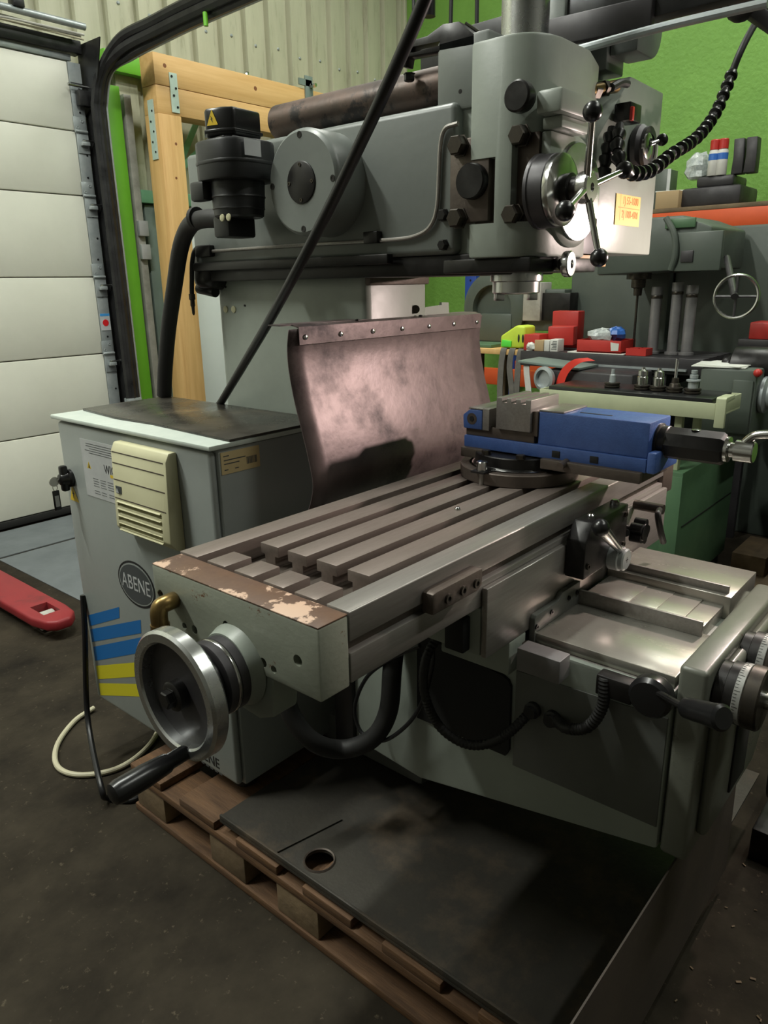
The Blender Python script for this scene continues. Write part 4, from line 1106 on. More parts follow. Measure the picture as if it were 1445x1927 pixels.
# warning triangle under the lock
wt = MB().add([(0.2524, 1.082, 0.805), (0.2524, 1.037, 0.803), (0.2524, 1.063, 0.852)], [(0, 1, 2)]).build('warning_sticker', 'warning_yellow', cab)
MB().add([(0.2521, 1.060, 0.838), (0.2521, 1.067, 0.823), (0.2521, 1.062, 0.824), (0.2521, 1.066, 0.810), (0.2521, 1.056, 0.827), (0.2521, 1.061, 0.827)], [(0, 1, 2, 3, 4, 5)]).build('warning_bolt', 'ink_black', wt)
# oval badge
def ell(cy, cz, a, b, n=40, tilt=0.0):
    return [(cy + a * math.cos(2 * math.pi * k / n), cz + b * math.sin(2 * math.pi * k / n)) for k in range(n)]
ov = MB().prism(ell(0.797, 0.63, 0.084, 0.062), 'x', 0.2522, 0.2535).build('maker_badge', 'ink_black', cab)
MB().prism(ell(0.797, 0.63, 0.078, 0.056), 'x', 0.2517, 0.2522).build('badge_ring', 'cabinet_grey', ov)
MB().prism(ell(0.797, 0.63, 0.074, 0.052), 'x', 0.2512, 0.2517).build('badge_field', 'logo_grey', ov)
text('badge_text', 'ABENE', 'label_white', ov, (0.2509, 0.797, 0.629), R_NX, 0.056, 0.0003, sx=0.78)
# slanted stripes
def stripe(y0, y1, z0a, z0b, h, m, x=0.2524):
    MB().add([(x, y0, z0a), (x, y1, z0b), (x, y1 - 0.006, z0b + h), (x, y0, z0a + h)], [(0, 1, 2, 3)]).build('stripe', m, cab)
stripe(1.080, 0.905, 0.428, 0.505, 0.034, 'stripe_blue')
stripe(1.080, 0.803, 0.378, 0.492, 0.040, 'stripe_blue')
stripe(1.078, 0.70, 0.318, 0.482, 0.045, 'stripe_blue')
stripe(1.078, 0.66, 0.258, 0.424, 0.044, 'stripe_yellow')
stripe(1.076, 0.62, 0.206, 0.370, 0.040, 'stripe_yellow')
text('base_lettering', 'ABENE', 'ink_black', cab, (0.2522, 0.565, 0.225), R_NX, 0.04, 0.0003, sx=0.9)
for k in range(5):
    MB().box(0.2521, 0.2524, 0.575 - 0.018 * k, 0.587 - 0.018 * k, 0.198, 0.202).build('lettering_line', 'logo_grey', cab)
# inventory sticker on the side face
sk = MB().box(0.277, 0.382, 0.4355, 0.4372, 0.966, 1.014).build('inventory_label', 'label_tan', cab)
bc = MB()
xx = 0.345
random.seed(5)
while xx < 0.374:
    w_ = random.choice((0.0008, 0.0014, 0.002))
    bc.box(xx, xx + w_, 0.4352, 0.4356, 0.978, 0.994)
    xx += w_ + random.choice((0.0009, 0.0015))
bc.build('barcode', 'logo_grey', sk, kind='stuff')
ln = MB()
for (u0, u1, w_) in ((0.283, 0.298, 1.004), (0.284, 0.342, 0.995), (0.284, 0.325, 0.987), (0.284, 0.294, 0.974), (0.312, 0.322, 0.974)):
    ln.box(u0, u1, 0.4352, 0.4356, w_, w_ + 0.0022)
ln.build('label_lines', 'logo_grey', sk, kind='stuff')
for zc in (0.55, 0.8):
    pass

# ================================================================ VISE
vz = 0.9302
vs_ = thing('machine_vise', 'blue machine vise on a swivel base clamped across the table', 'vise', (0.785, 0.015, vz))
rb_ = MB().lathe((0.785, 0.015, vz), (0, 0, 1), [(0.130, 0), (0.132, 0.002), (0.132, 0.026), (0.130, 0.028), (0.112, 0.028), (0.110, 0.020), (0.085, 0.020)], 64).build('swivel_base', 'cast_iron', vs_)
MB().lathe((0.785, 0.015, vz + 0.0205), (0, 0, 1), [(0.106, 0), (0.106, 0.008), (0.10, 0.012)], 56).build('degree_ring', 'steel_bright', rb_)
cn = MB().lathe((0.785, 0.015, vz + 0.028), (0, 0, 1), [(0.10, 0), (0.10, 0.026), (0.098, 0.028)], 48).build('swivel_plate', 'black_steel', vs_)
for (u, w) in ((0.702, 0.05), (0.705, -0.035)):
    hexbolt(cn, (u, w, vz + 0.056), (0, 0, 1), 0.010, 0.010, 'bolt', 'nut')
cl = MB().obox((0.662, 0.03, vz + 0.030), (0.05, 0.034, 0.004)).build('clamp_washer', 'black_steel', vs_)
MB().cyl((0.655, 0.03, vz), (0.655, 0.03, vz + 0.048), 0.006).build('clamp_stud', 'steel_ground', cl)
MB().lathe((0.655, 0.03, vz + 0.032), (0, 0, 1), [(0.012, 0), (0.012, 0.018), (0.010, 0.02)], 20).build('clamp_nut', 'steel_bright', cl)
VX0, VX1 = 0.733, 0.842
MB().box(0.728, 0.848, -0.297, 0.128, 0.978, 1.006).build('bed', 'vise_blue', vs_, bevel=0.003)
bs = MB().box(0.716, 0.86, -0.292, -0.075, 0.958, 0.980).build('bed_flange', 'cast_iron', vs_, bevel=0.002)
MB().box(0.716, 0.86, 0.06, 0.128, 0.958, 0.980).build('bed_flange', 'cast_iron', vs_, bevel=0.002)
MB().cyl((0.70, -0.13, 0.974), (0.73, -0.13, 0.978), 0.0075, n=14).build('side_pin', 'cast_iron', vs_)
for yy in (-0.105, -0.19):
    MB().box(0.7265, 0.7285, yy - 0.009, yy + 0.009, 0.984, 0.998).build('bed_pocket', 'void_black', vs_, bevel=0.0008)
MB().box(0.732, 0.844, -0.05, 0.125, 1.006, 1.030).build('slide_way', 'cast_iron', vs_, bevel=0.002)
fj = MB().prism([(0.128, 1.022), (0.13, 1.052), (0.112, 1.066), (0.078, 1.066), (0.078, 1.022)], 'x', 0.725, 0.85).build('fixed_jaw', 'vise_blue', vs_, bevel=0.003)
MB().lathe((0.7255, 0.105, 1.045), (-1, 0, 0), [(0.013, 0), (0.013, 0.001), (0.006, 0.0012), (0.006, 0.0005)], 24).build('jaw_socket', 'cast_iron', fj)
MB().cyl((0.7252, 0.105, 1.045), (0.7235, 0.105, 1.045), 0.0055, n=16).build('jaw_hole', 'void_black', fj)
MB().box(0.726, 0.855, 0.06, 0.0775, 1.022, 1.070).build('jaw_plate', 'steel_ground', fj, bevel=0.001)
MB().box(0.726, 0.85, 0.0775, 0.115, 1.0665, 1.070).build('jaw_top', 'steel_ground', fj, bevel=0.001)
mj = MB().box(0.73, 0.85, -0.058, -0.045, 1.022, 1.075).build('moving_jaw_plate', 'cast_iron', vs_, bevel=0.001)
MB().box(VX0, VX1, -0.296, -0.058, 1.006, 1.076).build('moving_jaw', 'vise_blue', vs_, bevel=0.003)
MB().box(VX0 + 0.001, VX1 - 0.001, -0.115, -0.058, 1.0762, 1.080).build('jaw_step', 'steel_ground', vs_, bevel=0.001)
MB().box(0.765, 0.772, -0.205, -0.135, 1.0756, 1.0766).build('oil_slot', 'void_black', vs_, bevel=0.0003)
# screw housing, shaft, crank
MB().lathe((0.788, -0.296, 1.043), (0, -1, 0), [(0.036, 0), (0.036, 0.004), (0.032, 0.006), (0.032, 0.018), (0.030, 0.02)], 36).build('screw_collar', 'black_steel', vs_)
hs = MB().lathe((0.788, -0.314, 1.043), (0, -1, 0), [(0.0315, 0), (0.0315, 0.102), (0.027, 0.108)], 8).build('screw_housing', 'black_steel', vs_)
MB().lathe((0.788, -0.365, 1.0735), (0, 0, 1), [(0.009, 0), (0.008, 0.0006), (0.004, 0.0008)], 16).build('housing_screw', 'steel_bright', hs)
MB().lathe((0.788, -0.42, 1.043), (0, -1, 0), [(0.022, 0), (0.024, 0.002), (0.024, 0.008), (0.014, 0.010), (0.014, 0.018), (0.02, 0.019), (0.02, 0.05), (0.018, 0.052)], 28).build('screw_end', 'steel_bright', vs_)
MB().tube([(0.788, -0.465, 1.045), (0.7880, -0.4507, 1.0522), (0.7880, -0.4615, 1.0693), (0.7880, -0.4767, 1.0770), (0.7880, -0.5113, 1.0810), (0.7880, -0.5694, 1.0859)], 0.008, 12).build('vise_crank', 'steel_bright', vs_)
MB().prism([(0.728, 0.978), (0.848, 0.978), (0.848, 1.02), (0.728, 1.02)], 'y', -0.315, -0.297).build('end_support', 'vise_blue', vs_, bevel=0.004)
# slotted soft jaw block held in the vise
for ch in vs_.children_recursive:
    if ch.name.split('.')[0] in ('bed', 'bed_flange', 'side_pin', 'bed_pocket', 'slide_way', 'fixed_jaw', 'jaw_socket', 'jaw_hole', 'jaw_plate', 'jaw_top', 'moving_jaw_plate', 'moving_jaw', 'jaw_step', 'oil_slot', 'end_support'):
        for v in ch.data.vertices:
            v.co.z += 0.011
bl = MB().box(0.722, 0.845, -0.0445, 0.040, 1.0415, 1.110).build('slotted_block', 'steel_ground', bevel=0.001)
sm = MB()
for yy in (0.020, -0.003, -0.026):
    sm.box(0.70, 0.89, yy - 0.006, yy + 0.006, 1.100, 1.13)
cut(bl, sm)
tag(bl, 'bright steel block with three slots gripped in the blue vise', 'steel block')

# ================================================================ CHIP TRAY, PALLET, FLOOR THINGS
tray = thing('chip_tray', 'dark oily sheet steel chip tray under the milling machine', 'tray', (0.7, 0.1, 0.146))
tf_ = MB().box(0.18, 1.15, -0.495, 0.425, 0.150, 0.156).build('tray_floor', 'tray_steel', tray)
cut(tf_, MB().cyl((0.237, 0.152, 0.1), (0.237, 0.152, 0.3), 0.032))
MB().lathe((0.237, 0.152, 0.1565), (0, 0, 1), [(0.032, -0.004), (0.036, 0), (0.034, 0.004), (0.031, 0.002)], 32, cap=False).build('drain_rim', 'cast_iron', tray)
MB().prism([(-0.505, 0.06), (-0.502, 0.06), (-0.497, 0.345), (-0.500, 0.345)], 'x', 0.06, 0.885).build('front_flap', 'flap_rubber', tray, label='tall brown front flap')
MB().box(0.18, 0.186, -0.49, 0.425, 0.1565, 0.170).build('side_lip', 'tray_steel', tray, bevel=0.001)
MB().prism([(0.19, 0.43), (0.19, 0.24), (0.36, 0.20), (0.36, 0.43)], 'z', 0.1565, 0.160).build('tray_patch', 'tray_steel', tray)

pal = thing('wooden_pallet', 'worn wooden pallet under the milling machine and cabinet', 'pallet', (0.6, 0.3, 0))
yy = -0.46
nb = 0
def board(x0, x1, y0, y1, z0, z1, name='deck_board'):
    return MB().box(x0, x1, y0, y1, z0, z1).build(name, 'pallet_wood', pal, bevel=0.003)
for k in range(6):
    y0 = -0.44 + 0.22 * k
    board(0.172, 1.18, y0, y0 + 0.14, 0.122, 0.144)
for xc in (0.172, 0.61, 1.05):
    board(xc, xc + 0.12, -0.44, 0.80, 0.100, 0.1215, 'stringer_board')
    board(xc, xc + 0.12, -0.44, 0.80, 0.0, 0.020, 'bottom_board')
    for yb in (-0.43, 0.10, 0.34, 0.66):
        MB().box(xc + 0.004, xc + 0.10, yb, yb + 0.13, 0.0205, 0.0995).build('block', 'old_wood', pal, bevel=0.004)

# pallet jack
pj_ = thing('pallet_jack', 'red pallet jack fork lying on the floor by the door', 'pallet jack', (0.62, 2.3, 0))
def fork(x0, x1):
    yt = 1.92
    pts = [(x0 + 0.02, yt + 0.03), (x0 + 0.05, yt), (x1 - 0.05, yt), (x1 - 0.01, yt + 0.05), (x1, yt + 0.14), (x1, yt + 0.30), (x1 + 0.005, 3.05), (x0 - 0.005, 3.05), (x0, yt + 0.30), (x0 - 0.0, yt + 0.12)]
    f = MB().prism(pts, 'z', 0.045, 0.09).build('fork', 'jack_red', pj_, bevel=0.012, seg=3)
    cut(f, MB().box((x0 + x1) / 2 - 0.035, (x0 + x1) / 2 + 0.035, yt + 0.10, yt + 0.22, 0.0, 0.2))
    MB().cyl(((x0 + x1) / 2 - 0.03, yt + 0.16, 0.040), ((x0 + x1) / 2 + 0.03, yt + 0.16, 0.040), 0.038, n=20).build('load_roller', 'dirty_white', f)
fork(0.475, 0.635)
fork(0.03, 0.19)
MB().box(0.02, 0.645, 3.05, 3.14, 0.04, 0.30).build('lift_head', 'jack_red', pj_, bevel=0.02)

fm = MB().prism([(-0.6, 3.1), (1.55, 3.1), (1.55, 3.53), (-0.6, 3.53)], 'z', 0.001, 0.006).build('floor_mat', 'mat_grey')
tag(fm, 'smooth grey strip on the floor in front of the white door', 'floor mat')
fm2 = MB().prism([(0.78, 2.05), (1.6, 2.2), (1.5, 3.08), (0.78, 3.08)], 'z', 0.001, 0.004).build('steel_plate', 'mat_grey')
tag(fm2, 'flat grey plate on the floor behind the red fork', 'plate')

# cables
c = MB().tube([(0.35, 1.34, 0.012), (0.27, 1.32, 0.009), (0.17, 1.235, 0.009), (0.12, 1.13, 0.009), (0.145, 1.04, 0.009), (0.235, 0.985, 0.009), (0.36, 1.02, 0.009), (0.50, 1.14, 0.009)], 0.008, 10).build('power_cord', 'cable_cream')
tag(c, 'cream cable looping on the floor beside the cabinet', 'cable')
c = MB().tube([(0.2500, 1.0884, 0.5226), (0.2350, 1.0822, 0.3979), (0.2100, 1.0873, 0.1479), (0.1235, 0.8810, 0.0600), (0.1416, 0.8835, 0.0100), (0.1953, 0.8247, 0.0100), (0.3139, 0.9025, 0.0100)], 0.008, 10).build('ground_cable', 'cable_black')
tag(c, 'black cable hanging down the outer edge of the cabinet', 'cable')
c = MB().tube([(-0.0664, -2.3286, 4.3800), (0.1168, -1.2154, 3.0652), (0.2267, -0.5475, 2.2762), (0.2900, -0.1630, 1.8221), (0.3000, -0.1023, 1.7503), (0.3100, -0.0415, 1.6785), (0.3300, 0.0525, 1.5852), (0.3700, 0.1953, 1.4651), (0.4300, 0.4065, 1.3034), (0.5000, 0.6004, 1.1829), (0.6050, 0.8548, 1.0429), (0.6250, 0.9120, 1.0081), (0.628, 0.96, 0.86)], 0.0105, 12).build('hanging_cable', 'cable_black')
tag(c, 'thick black cable running diagonally across the ram to the cabinet top', 'cable')
for (qa, qb, lb_) in (((2.0000, 1.0864, 2.4247), (2.0000, 1.0897, 2.2946), 'thin dark hanging cord left of the quill'), ((2.0000, 0.9710, 2.3985), (2.0000, 0.9696, 2.2444), 'thin dark hanging cord nearest the quill'), ((2.2000, 1.4272, 2.5697), (2.2000, 1.4257, 2.3450), 'thin dark hanging cord at the corner of the green wall')):
    c = MB().tube([Vector(qa) + Vector((0, 0, 2.0)), qa, qb], 0.008, 8, smooth=False).build('drop_cable', 'cable_black')
    tag(c, lb_, 'cord', 'thin cords hanging near the quill')

# ================================================================ BACKGROUND ALONG THE GREEN WALL
# ---- pallet rack
rk = thing('pallet_rack', 'pallet rack with orange beams and blue uprights against the green wall', 'rack', (4.5, 1.0, 0))
for (xu, yu) in ((4.22, 2.4513), (4.80, 2.4513), (4.22, -0.6), (4.80, -0.6)):
    u_ = MB().box(xu - 0.045, xu + 0.045, yu - 0.05, yu + 0.05, 0, 2.1 if yu < 0 else 1.63).build('upright', 'rack_blue', rk, bevel=0.004)
    for k in range(10):
        MB().cyl((xu - 0.0455, yu, 0.55 + 0.09 * k), (xu - 0.047, yu, 0.55 + 0.09 * k), 0.008, n=8).build('upright_hole', 'void_black', u_)
for xu in (4.22, 4.80):
    for zb in (0.60, 1.615):
        MB().box(xu - 0.03, xu + 0.03, -0.55, 2.40 if zb < 1 else 1.45, zb, zb + 0.12).build('beam', 'orange_rack', rk, bevel=0.004)
for k in range(6):
    MB().box(4.19 + 0.11 * k, 4.19 + 0.11 * k + 0.10, -0.55, 1.45, 1.7355, 1.76).build('shelf_board', 'old_wood', rk, bevel=0.002)
# things on the upper shelf (at x about 4.4)
def onshelf(name, label, cat, px, X, z=1.7605):
    pass
it = thing('iron_casting', 'dark grey iron machine casting lying on the upper rack shelf', 'casting', (4.35, 0.85, 1.7605))
MB().box(4.25, 4.6, 0.6241, 0.9723, 1.7605, 1.87).build('casting_base', 'dark_iron', it, bevel=0.02)
MB().box(4.28, 4.55, 0.6809, 0.8965, 1.87, 1.93).build('casting_step', 'dark_iron', it, bevel=0.015)
for (xa, xb, nm) in ((1375, 1396, 'left'), (1398, 1420, 'right')):
    ya, yb = 0.7088, 0
    y_a = {1375: 0.7088, 1398: 0.6402}[xa]
    y_b = {1396: 0.6462, 1420: 0.5759}[xb]
    w_ = MB().prism([(y_a, 1.9305), (y_b, 1.9305), (y_b, 2.02), (y_b + 0.005, 2.12), (y_a, 2.12), (y_a - 0.005, 2.02)], 'x', 4.30, 4.38).build('iron_post', 'dark_iron', bevel=0.005)
    tag(w_, 'dark upright iron block on the casting, ' + ('nearer the spray cans' if xa == 1375 else 'further from the spray cans'), 'iron block', 'upright iron blocks on the shelf')
def spray(px, label, z0):
    y_ = px
    t = thing('spray_can', label, 'spray can', (4.30, y_, z0), 'spray cans on the upper shelf')
    MB().lathe((4.30, y_, z0), (0, 0, 1), [(0.028, 0), (0.030, 0.003), (0.030, 0.13), (0.024, 0.142)], 24).build('can', 'card_white', t)
    MB().lathe((4.30, y_, z0 + 0.085), (0, 0, 1), [(0.0305, 0), (0.0305, 0.035)], 24).build('can_band', 'bag_blue', t)
    MB().lathe((4.30, y_, z0 + 0.1425), (0, 0, 1), [(0.027, 0), (0.027, 0.05), (0.023, 0.055)], 24).build('cap', 'red_plastic', t)
spray(0.8125, 'white and blue spray can with a red cap left of its twin', 1.9305)
spray(0.7634, 'white and blue spray can with a red cap right of its twin', 1.9305)
random.seed(11)
pw = MB()
cx0, cx1 = 1.0032, 0.8435
vs, fs = [], []
n1, n2 = 14, 10
for i in range(n1):
    for j in range(n2):
        th = 2 * math.pi * i / n1
        ph = math.pi * j / (n2 - 1)
        r_ = 1 + 0.16 * random.uniform(-1, 1)
        vs.append((4.40 + 0.07 * r_ * math.cos(th) * math.sin(ph), (cx0 + cx1) / 2 + 0.085 * r_ * math.sin(th) * math.sin(ph), 1.985 - 0.09 * math.cos(ph) * (1 if j in (0, n2 - 1) else r_) + 0.005))
for i in range(n1):
    for j in range(n2 - 1):
        fs.append((i * n2 + j, ((i + 1) % n1) * n2 + j, ((i + 1) % n1) * n2 + j + 1, i * n2 + j + 1))
pwo = pw.add(vs, fs).build('plastic_bag', 'plastic_wrap', angle=15)
for v in pwo.data.vertices:
    v.co.z = max(v.co.z, 1.9305)
tag(pwo, 'crumpled clear plastic bag behind the spray cans', 'plastic bag')
bx_ = MB().box(4.2, 4.45, 0.9645, 1.1061, 1.7605, 1.86).build('cardboard_box', 'cardboard', bevel=0.003)
tag(bx_, 'low brown cardboard box at the left end of the upper shelf', 'box')
mg = MB().obox((4.32, 1.0458, 1.865), (0.12, 0.2, 0.006), Matrix.Rotation(0.3, 3, 'Z')).build('magazine', 'paper')
tag(mg, 'crumpled printed leaflet lying on the cardboard box', 'leaflet')
vb = thing('storage_box', 'grey green box end above the leaflet on the shelf', 'box', (4.5, 1.3, 1.87))
MB().box(4.46, 4.62, 1.1368, 1.2270, 1.7605, 2.02).build('box_body', 'machine_grey_green', vb, bevel=0.004)
MB().box(4.458, 4.462, 1.1231, 1.1437, 1.765, 2.018).build('box_edge', 'label_white', vb)

# ---- second milling machine behind the vise
m2 = thing('bed_milling_machine', 'dim grey green milling machine with a loaded table in front of the green wall', 'milling machine', (3.5, 1.0, 0))
MB().box(3.06, 3.95, 0.72, 1.35, 0.0, 0.14).build('base', 'machine_green', m2, bevel=0.01)
MB().box(3.52, 3.95, 0.72, 1.30, 0.14, 1.62).build('column', 'machine_grey_green', m2, bevel=0.015)
kn = MB().box(3.02, 3.52, 0.62, 1.0, 0.25, 0.84).build('knee', 'dark_iron', m2, bevel=0.01)
MB().box(3.00, 3.50, 0.50, 1.08, 0.8405, 0.905).build('saddle', 'dark_iron', m2, bevel=0.006)
MB().box(3.56, 3.92, -0.42, 0.71, 0.0, 1.60).build('control_cabinet', 'machine_grey_green', m2, bevel=0.012)
t2 = MB().box(2.98, 3.40, 0.33, 1.305, 0.906, 0.985).build('table', 'dark_iron', m2, bevel=0.004)
MB().box(2.965, 2.98, 0.4, 1.25, 0.925, 0.935).build('table_rule', 'galvanised', t2)
for xs in (3.08, 3.19, 3.30):
    MB().box(xs - 0.008, xs + 0.008, 0.329, 1.306, 0.9835, 0.9856).build('slot', 'void_black', t2)
hd2 = MB().prism([(0.36, 1.39), (0.36, 1.57), (0.50, 1.625), (0.90, 1.625), (0.90, 1.37)], 'x', 3.0, 3.52).build('head', 'machine_grey_green', m2, bevel=0.012)
MB().box(2.985, 3.0, 0.4321, 0.5699, 1.57, 1.612).build('head_cap', 'machine_green', hd2, bevel=0.004)
MB().box(2.97, 3.0, 0.2997, 0.5061, 1.38, 1.55).build('head_panel', 'machine_grey_green', hd2, bevel=0.006)
MB().box(2.962, 2.97, 0.4205, 0.4756, 1.42, 1.47).build('head_window', 'dark_iron', hd2, bevel=0.002)
MB().tube([(2.9700, 0.5617, 1.6162), (2.9600, 0.5145, 1.5446), (2.9600, 0.5005, 1.4520), (2.9700, 0.5174, 1.3873)], 0.014, 10).build('head_pipe', 'machine_grey_green', hd2)
sq = Vector((3.1000, 0.7402, 1.4002))
MB().lathe((3.15, sq.y, 1.379), (0, 0, -1), [(0.06, 0), (0.06, 0.03), (0.035, 0.032), (0.035, 0.07), (0.022, 0.075), (0.02, 0.11)], 24).build('spindle', 'bolt', hd2)
MB().cyl((3.15, sq.y, 1.27), (3.15, sq.y, 1.0), 0.006, n=10).build('cutter_shank', 'bolt', hd2)
w2c = Vector((2.7000, 0.1384, 1.2740))
rg = [(w2c.x, w2c.y + 0.085 * math.cos(2 * math.pi * k / 40), w2c.z + 0.085 * math.sin(2 * math.pi * k / 40)) for k in range(41)]
h2 = MB().tube(rg, 0.007, 8, smooth=False).build('handwheel', 'steel_bright', m2)
MB().cyl((w2c.x, w2c.y, w2c.z - 0.08), (w2c.x, w2c.y, w2c.z + 0.08), 0.006, n=8).build('spoke', 'dark_iron', h2)
MB().cyl((w2c.x, w2c.y - 0.08, w2c.z), (w2c.x, w2c.y + 0.08, w2c.z), 0.006, n=8).build('spoke', 'dark_iron', h2)
MB().cyl((w2c.x - 0.02, w2c.y, w2c.z), (3.02, w2c.y + 0.15, w2c.z + 0.16), 0.014, n=12).build('wheel_shaft', 'dark_iron', h2)
# round flange casting at the left end of the machine
MB().lathe((3.4500, 1.7584, 1.1895), (-1, 0, 0), [(0.22, 0), (0.22, 0.04), (0.19, 0.06), (0.14, 0.062), (0.14, 0.01)], 40).build('round_flange', 'machine_grey_green', m2)
MB().box(3.451, 3.62, 1.2995, 1.72, 1.06, 1.30).build('side_arm', 'machine_grey_green', m2, bevel=0.01)
MB().box(3.38, 3.46, 1.6113, 1.8421, 0.99, 1.16).build('flange_foot', 'machine_grey_green', m2, bevel=0.01)
MB().box(3.40, 3.53, 1.4283, 1.5457, 1.12, 1.34).build('control_box', 'dirty_white', m2, bevel=0.004)
MB().box(3.42, 3.53, 1.2472, 1.4296, 1.12, 1.28).build('control_panel', 'black_steel', m2, bevel=0.004)

# round arbors standing on the second machine's table
for px, (ya, za), lb_ in ((0, (0.6397, 1.3152), 'nearest the red tray'), (1, (0.5396, 1.3339), 'in the middle of the three'), (2, (0.4698, 1.3207), 'furthest from the red tray')):
    t = thing('round_arbor', 'tall grey steel arbor standing on the rear table, ' + lb_, 'steel arbor', (3.15, ya, 0.985), 'steel arbors on the rear table')
    MB().lathe((3.15, ya, 0.9862), (0, 0, 1), [(0.036, 0), (0.036, 0.012), (0.026, 0.014), (0.026, za - 1.03), (0.028, za - 1.028), (0.028, za - 0.99)], 24).build('shaft', 'arbor_steel', t)
    MB().lathe((3.15, ya, za - 0.06), (0, 0, 1), [(0.0275, 0), (0.0285, 0.002), (0.0285, 0.012), (0.0275, 0.014)], 24).build('ring', 'bolt', t)

# things on that table
def tbl(name, X, a, b, z0, z1, m, label, cat, depth=0.12, bevel=0.002, group=None, rz=0):
    o = MB().box(X, X + depth, b, a, z0, z1).build(name, m, bevel=bevel)
    return tag(o, label, cat, group)
Z2 = 0.9862
# yellow-green bag
yb0, yb1 = 1.3012, 1.4606
bag = thing('hivis_bag', 'bright yellow green carrier bag with dark oval prints on the rear table', 'bag', (3.08, (yb0 + yb1) / 2, Z2))
MB().prism([(yb1, Z2), (yb0, Z2 + 0.01), (yb0 + 0.005, Z2 + 0.125), (yb0 + 0.06, Z2 + 0.13), (yb1, Z2 + 0.07)], 'x', 3.02, 3.14).build('bag_body', 'hivis', bag, bevel=0.012, seg=3)
MB().prism([(yb1 - 0.01, Z2 + 0.012), (yb1 - 0.075, Z2 + 0.012), (yb1 - 0.075, Z2 + 0.045), (yb1 - 0.015, Z2 + 0.05)], 'x', 3.012, 3.02).build('bag_lining', 'foil_green', bag, bevel=0.002)
for dy in (0.014, 0.040):
    MB().prism(ell(yb0 + dy, Z2 + 0.06, 0.005, 0.022, 16), 'x', 3.0165, 3.02).build('oval_print', 'ink_black', bag)
tbl('parts_box', 3.0, 1.2035, 1.2979, Z2, Z2 + 0.085, 'red_plastic', 'dark red parts box right of the yellow green bag', 'box')
tbl('rag', 3.02, 1.2246, 1.2834, Z2 + 0.0, Z2 + 0.035, 'paper', 'crumpled pale rag in front of the red parts box', 'rag', 0.0, 0.0) if False else None
def carton(pa, pb, h, m, label):
    o = MB().box(2.99, 3.06, pa, pb, Z2, Z2 + h).build('small_carton', m, bevel=0.002)
    tag(o, label, 'carton', 'small cartons on the rear table')
    return o
c1 = carton(1.1710, 1.2255, 0.058, 'cardboard', 'small tan carton left of the two white ones')
c2 = carton(1.1362, 1.1678, 0.058, 'card_white', 'narrow white carton between the tan carton and the printed one')
c3 = carton(1.0864, 1.1331, 0.064, 'card_white', 'white carton with printed lines')
ln = MB()
for k in range(6):
    ln.box(2.9885, 2.99, 1.0925, 1.1237 - 0.004 * (k % 3), Z2 + 0.012 + 0.008 * k, Z2 + 0.015 + 0.008 * k)
ln.build('print_lines', 'logo_grey', c3)
o = MB().obox((3.16, 1.1491, 1.06), (0.1, 0.14, 0.10), Matrix.Rotation(0.25, 3, 'Z')).build('red_bin', 'red_plastic', bevel=0.006)
tag(o, 'red plastic bin standing behind the small cartons', 'bin')
for v in o.data.vertices:
    v.co.z = max(v.co.z, Z2)
o = MB().obox((3.30, 1.1907, 1.085), (0.08, 0.16, 0.20)).build('red_case', 'red_plastic', bevel=0.006)
tag(o, 'taller red plastic case at the back of the rear table', 'case')
o = MB().box(3.0, 3.10, 1.2340, 1.3835, Z2 - 0.0, Z2 + 0.012).build('dummy_board', 'cardboard')
bpy.data.objects.remove(o)
# open red bin with bags
ra, rb2 = 0.7390, 0.9770
rbn = thing('open_bin', 'open red storage bin filled with plastic bags on the rear table', 'bin', (3.08, (ra + rb2) / 2, Z2))
MB().box(2.99, 3.17, ra, rb2, Z2 + 0.006, Z2 + 0.012).build('bin_floor', 'red_plastic', rbn)
for (x0, x1, y0, y1) in ((2.99, 2.994, ra, rb2), (3.166, 3.17, ra, rb2), (2.994, 3.166, ra, ra + 0.004), (2.994, 3.166, rb2 - 0.004, rb2)):
    MB().box(x0, x1, y0, y1, Z2 + 0.006, Z2 + 0.068).build('bin_wall', 'red_plastic', rbn, bevel=0.001)
MB().prism([(ra + 0.012, Z2 + 0.02), (ra + 0.05, Z2 + 0.018), (ra + 0.055, Z2 + 0.06), (ra + 0.01, Z2 + 0.055)], 'x', 2.9885, 2.99).build('bin_label', 'paper', rbn)
brd = MB().box(2.985, 3.2, ra - 0.02, rb2 + 0.05, Z2, Z2 + 0.005).build('folded_paper', 'paper', bevel=0.001)
tag(brd, 'sheet of paper under the open red bin', 'paper')
random.seed(21)
def crumple(name, c, s, m, label, cat):
    mb = MB().sphere((0, 0, 0), 1.0, 12)
    vs = []
    for v in mb.v:
        k = 1 + 0.22 * random.uniform(-1, 1)
        vs.append((c[0] + v[0] * s[0] * k, c[1] + v[1] * s[1] * k, max(c[2] - s[2], c[2] + v[2] * s[2] * k)))
    mb.v = vs
    return tag(mb.build(name, m, angle=10), label, cat)
crumple('parts_bag', (3.08, (ra + rb2) / 2 + 0.03, Z2 + 0.085), (0.05, 0.07, 0.035), 'plastic_wrap', 'clear plastic parts bag in the open red bin', 'plastic bag')
crumple('blue_packet', (3.10, (ra + rb2) / 2 - 0.04, Z2 + 0.095), (0.05, 0.05, 0.035), 'bag_blue', 'blue plastic packet on top of the open red bin', 'packet')
crumple('rag', (3.0, 1.2506, Z2 + 0.022), (0.02, 0.03, 0.02), 'paper', 'crumpled pale rag left of the tan carton', 'rag')
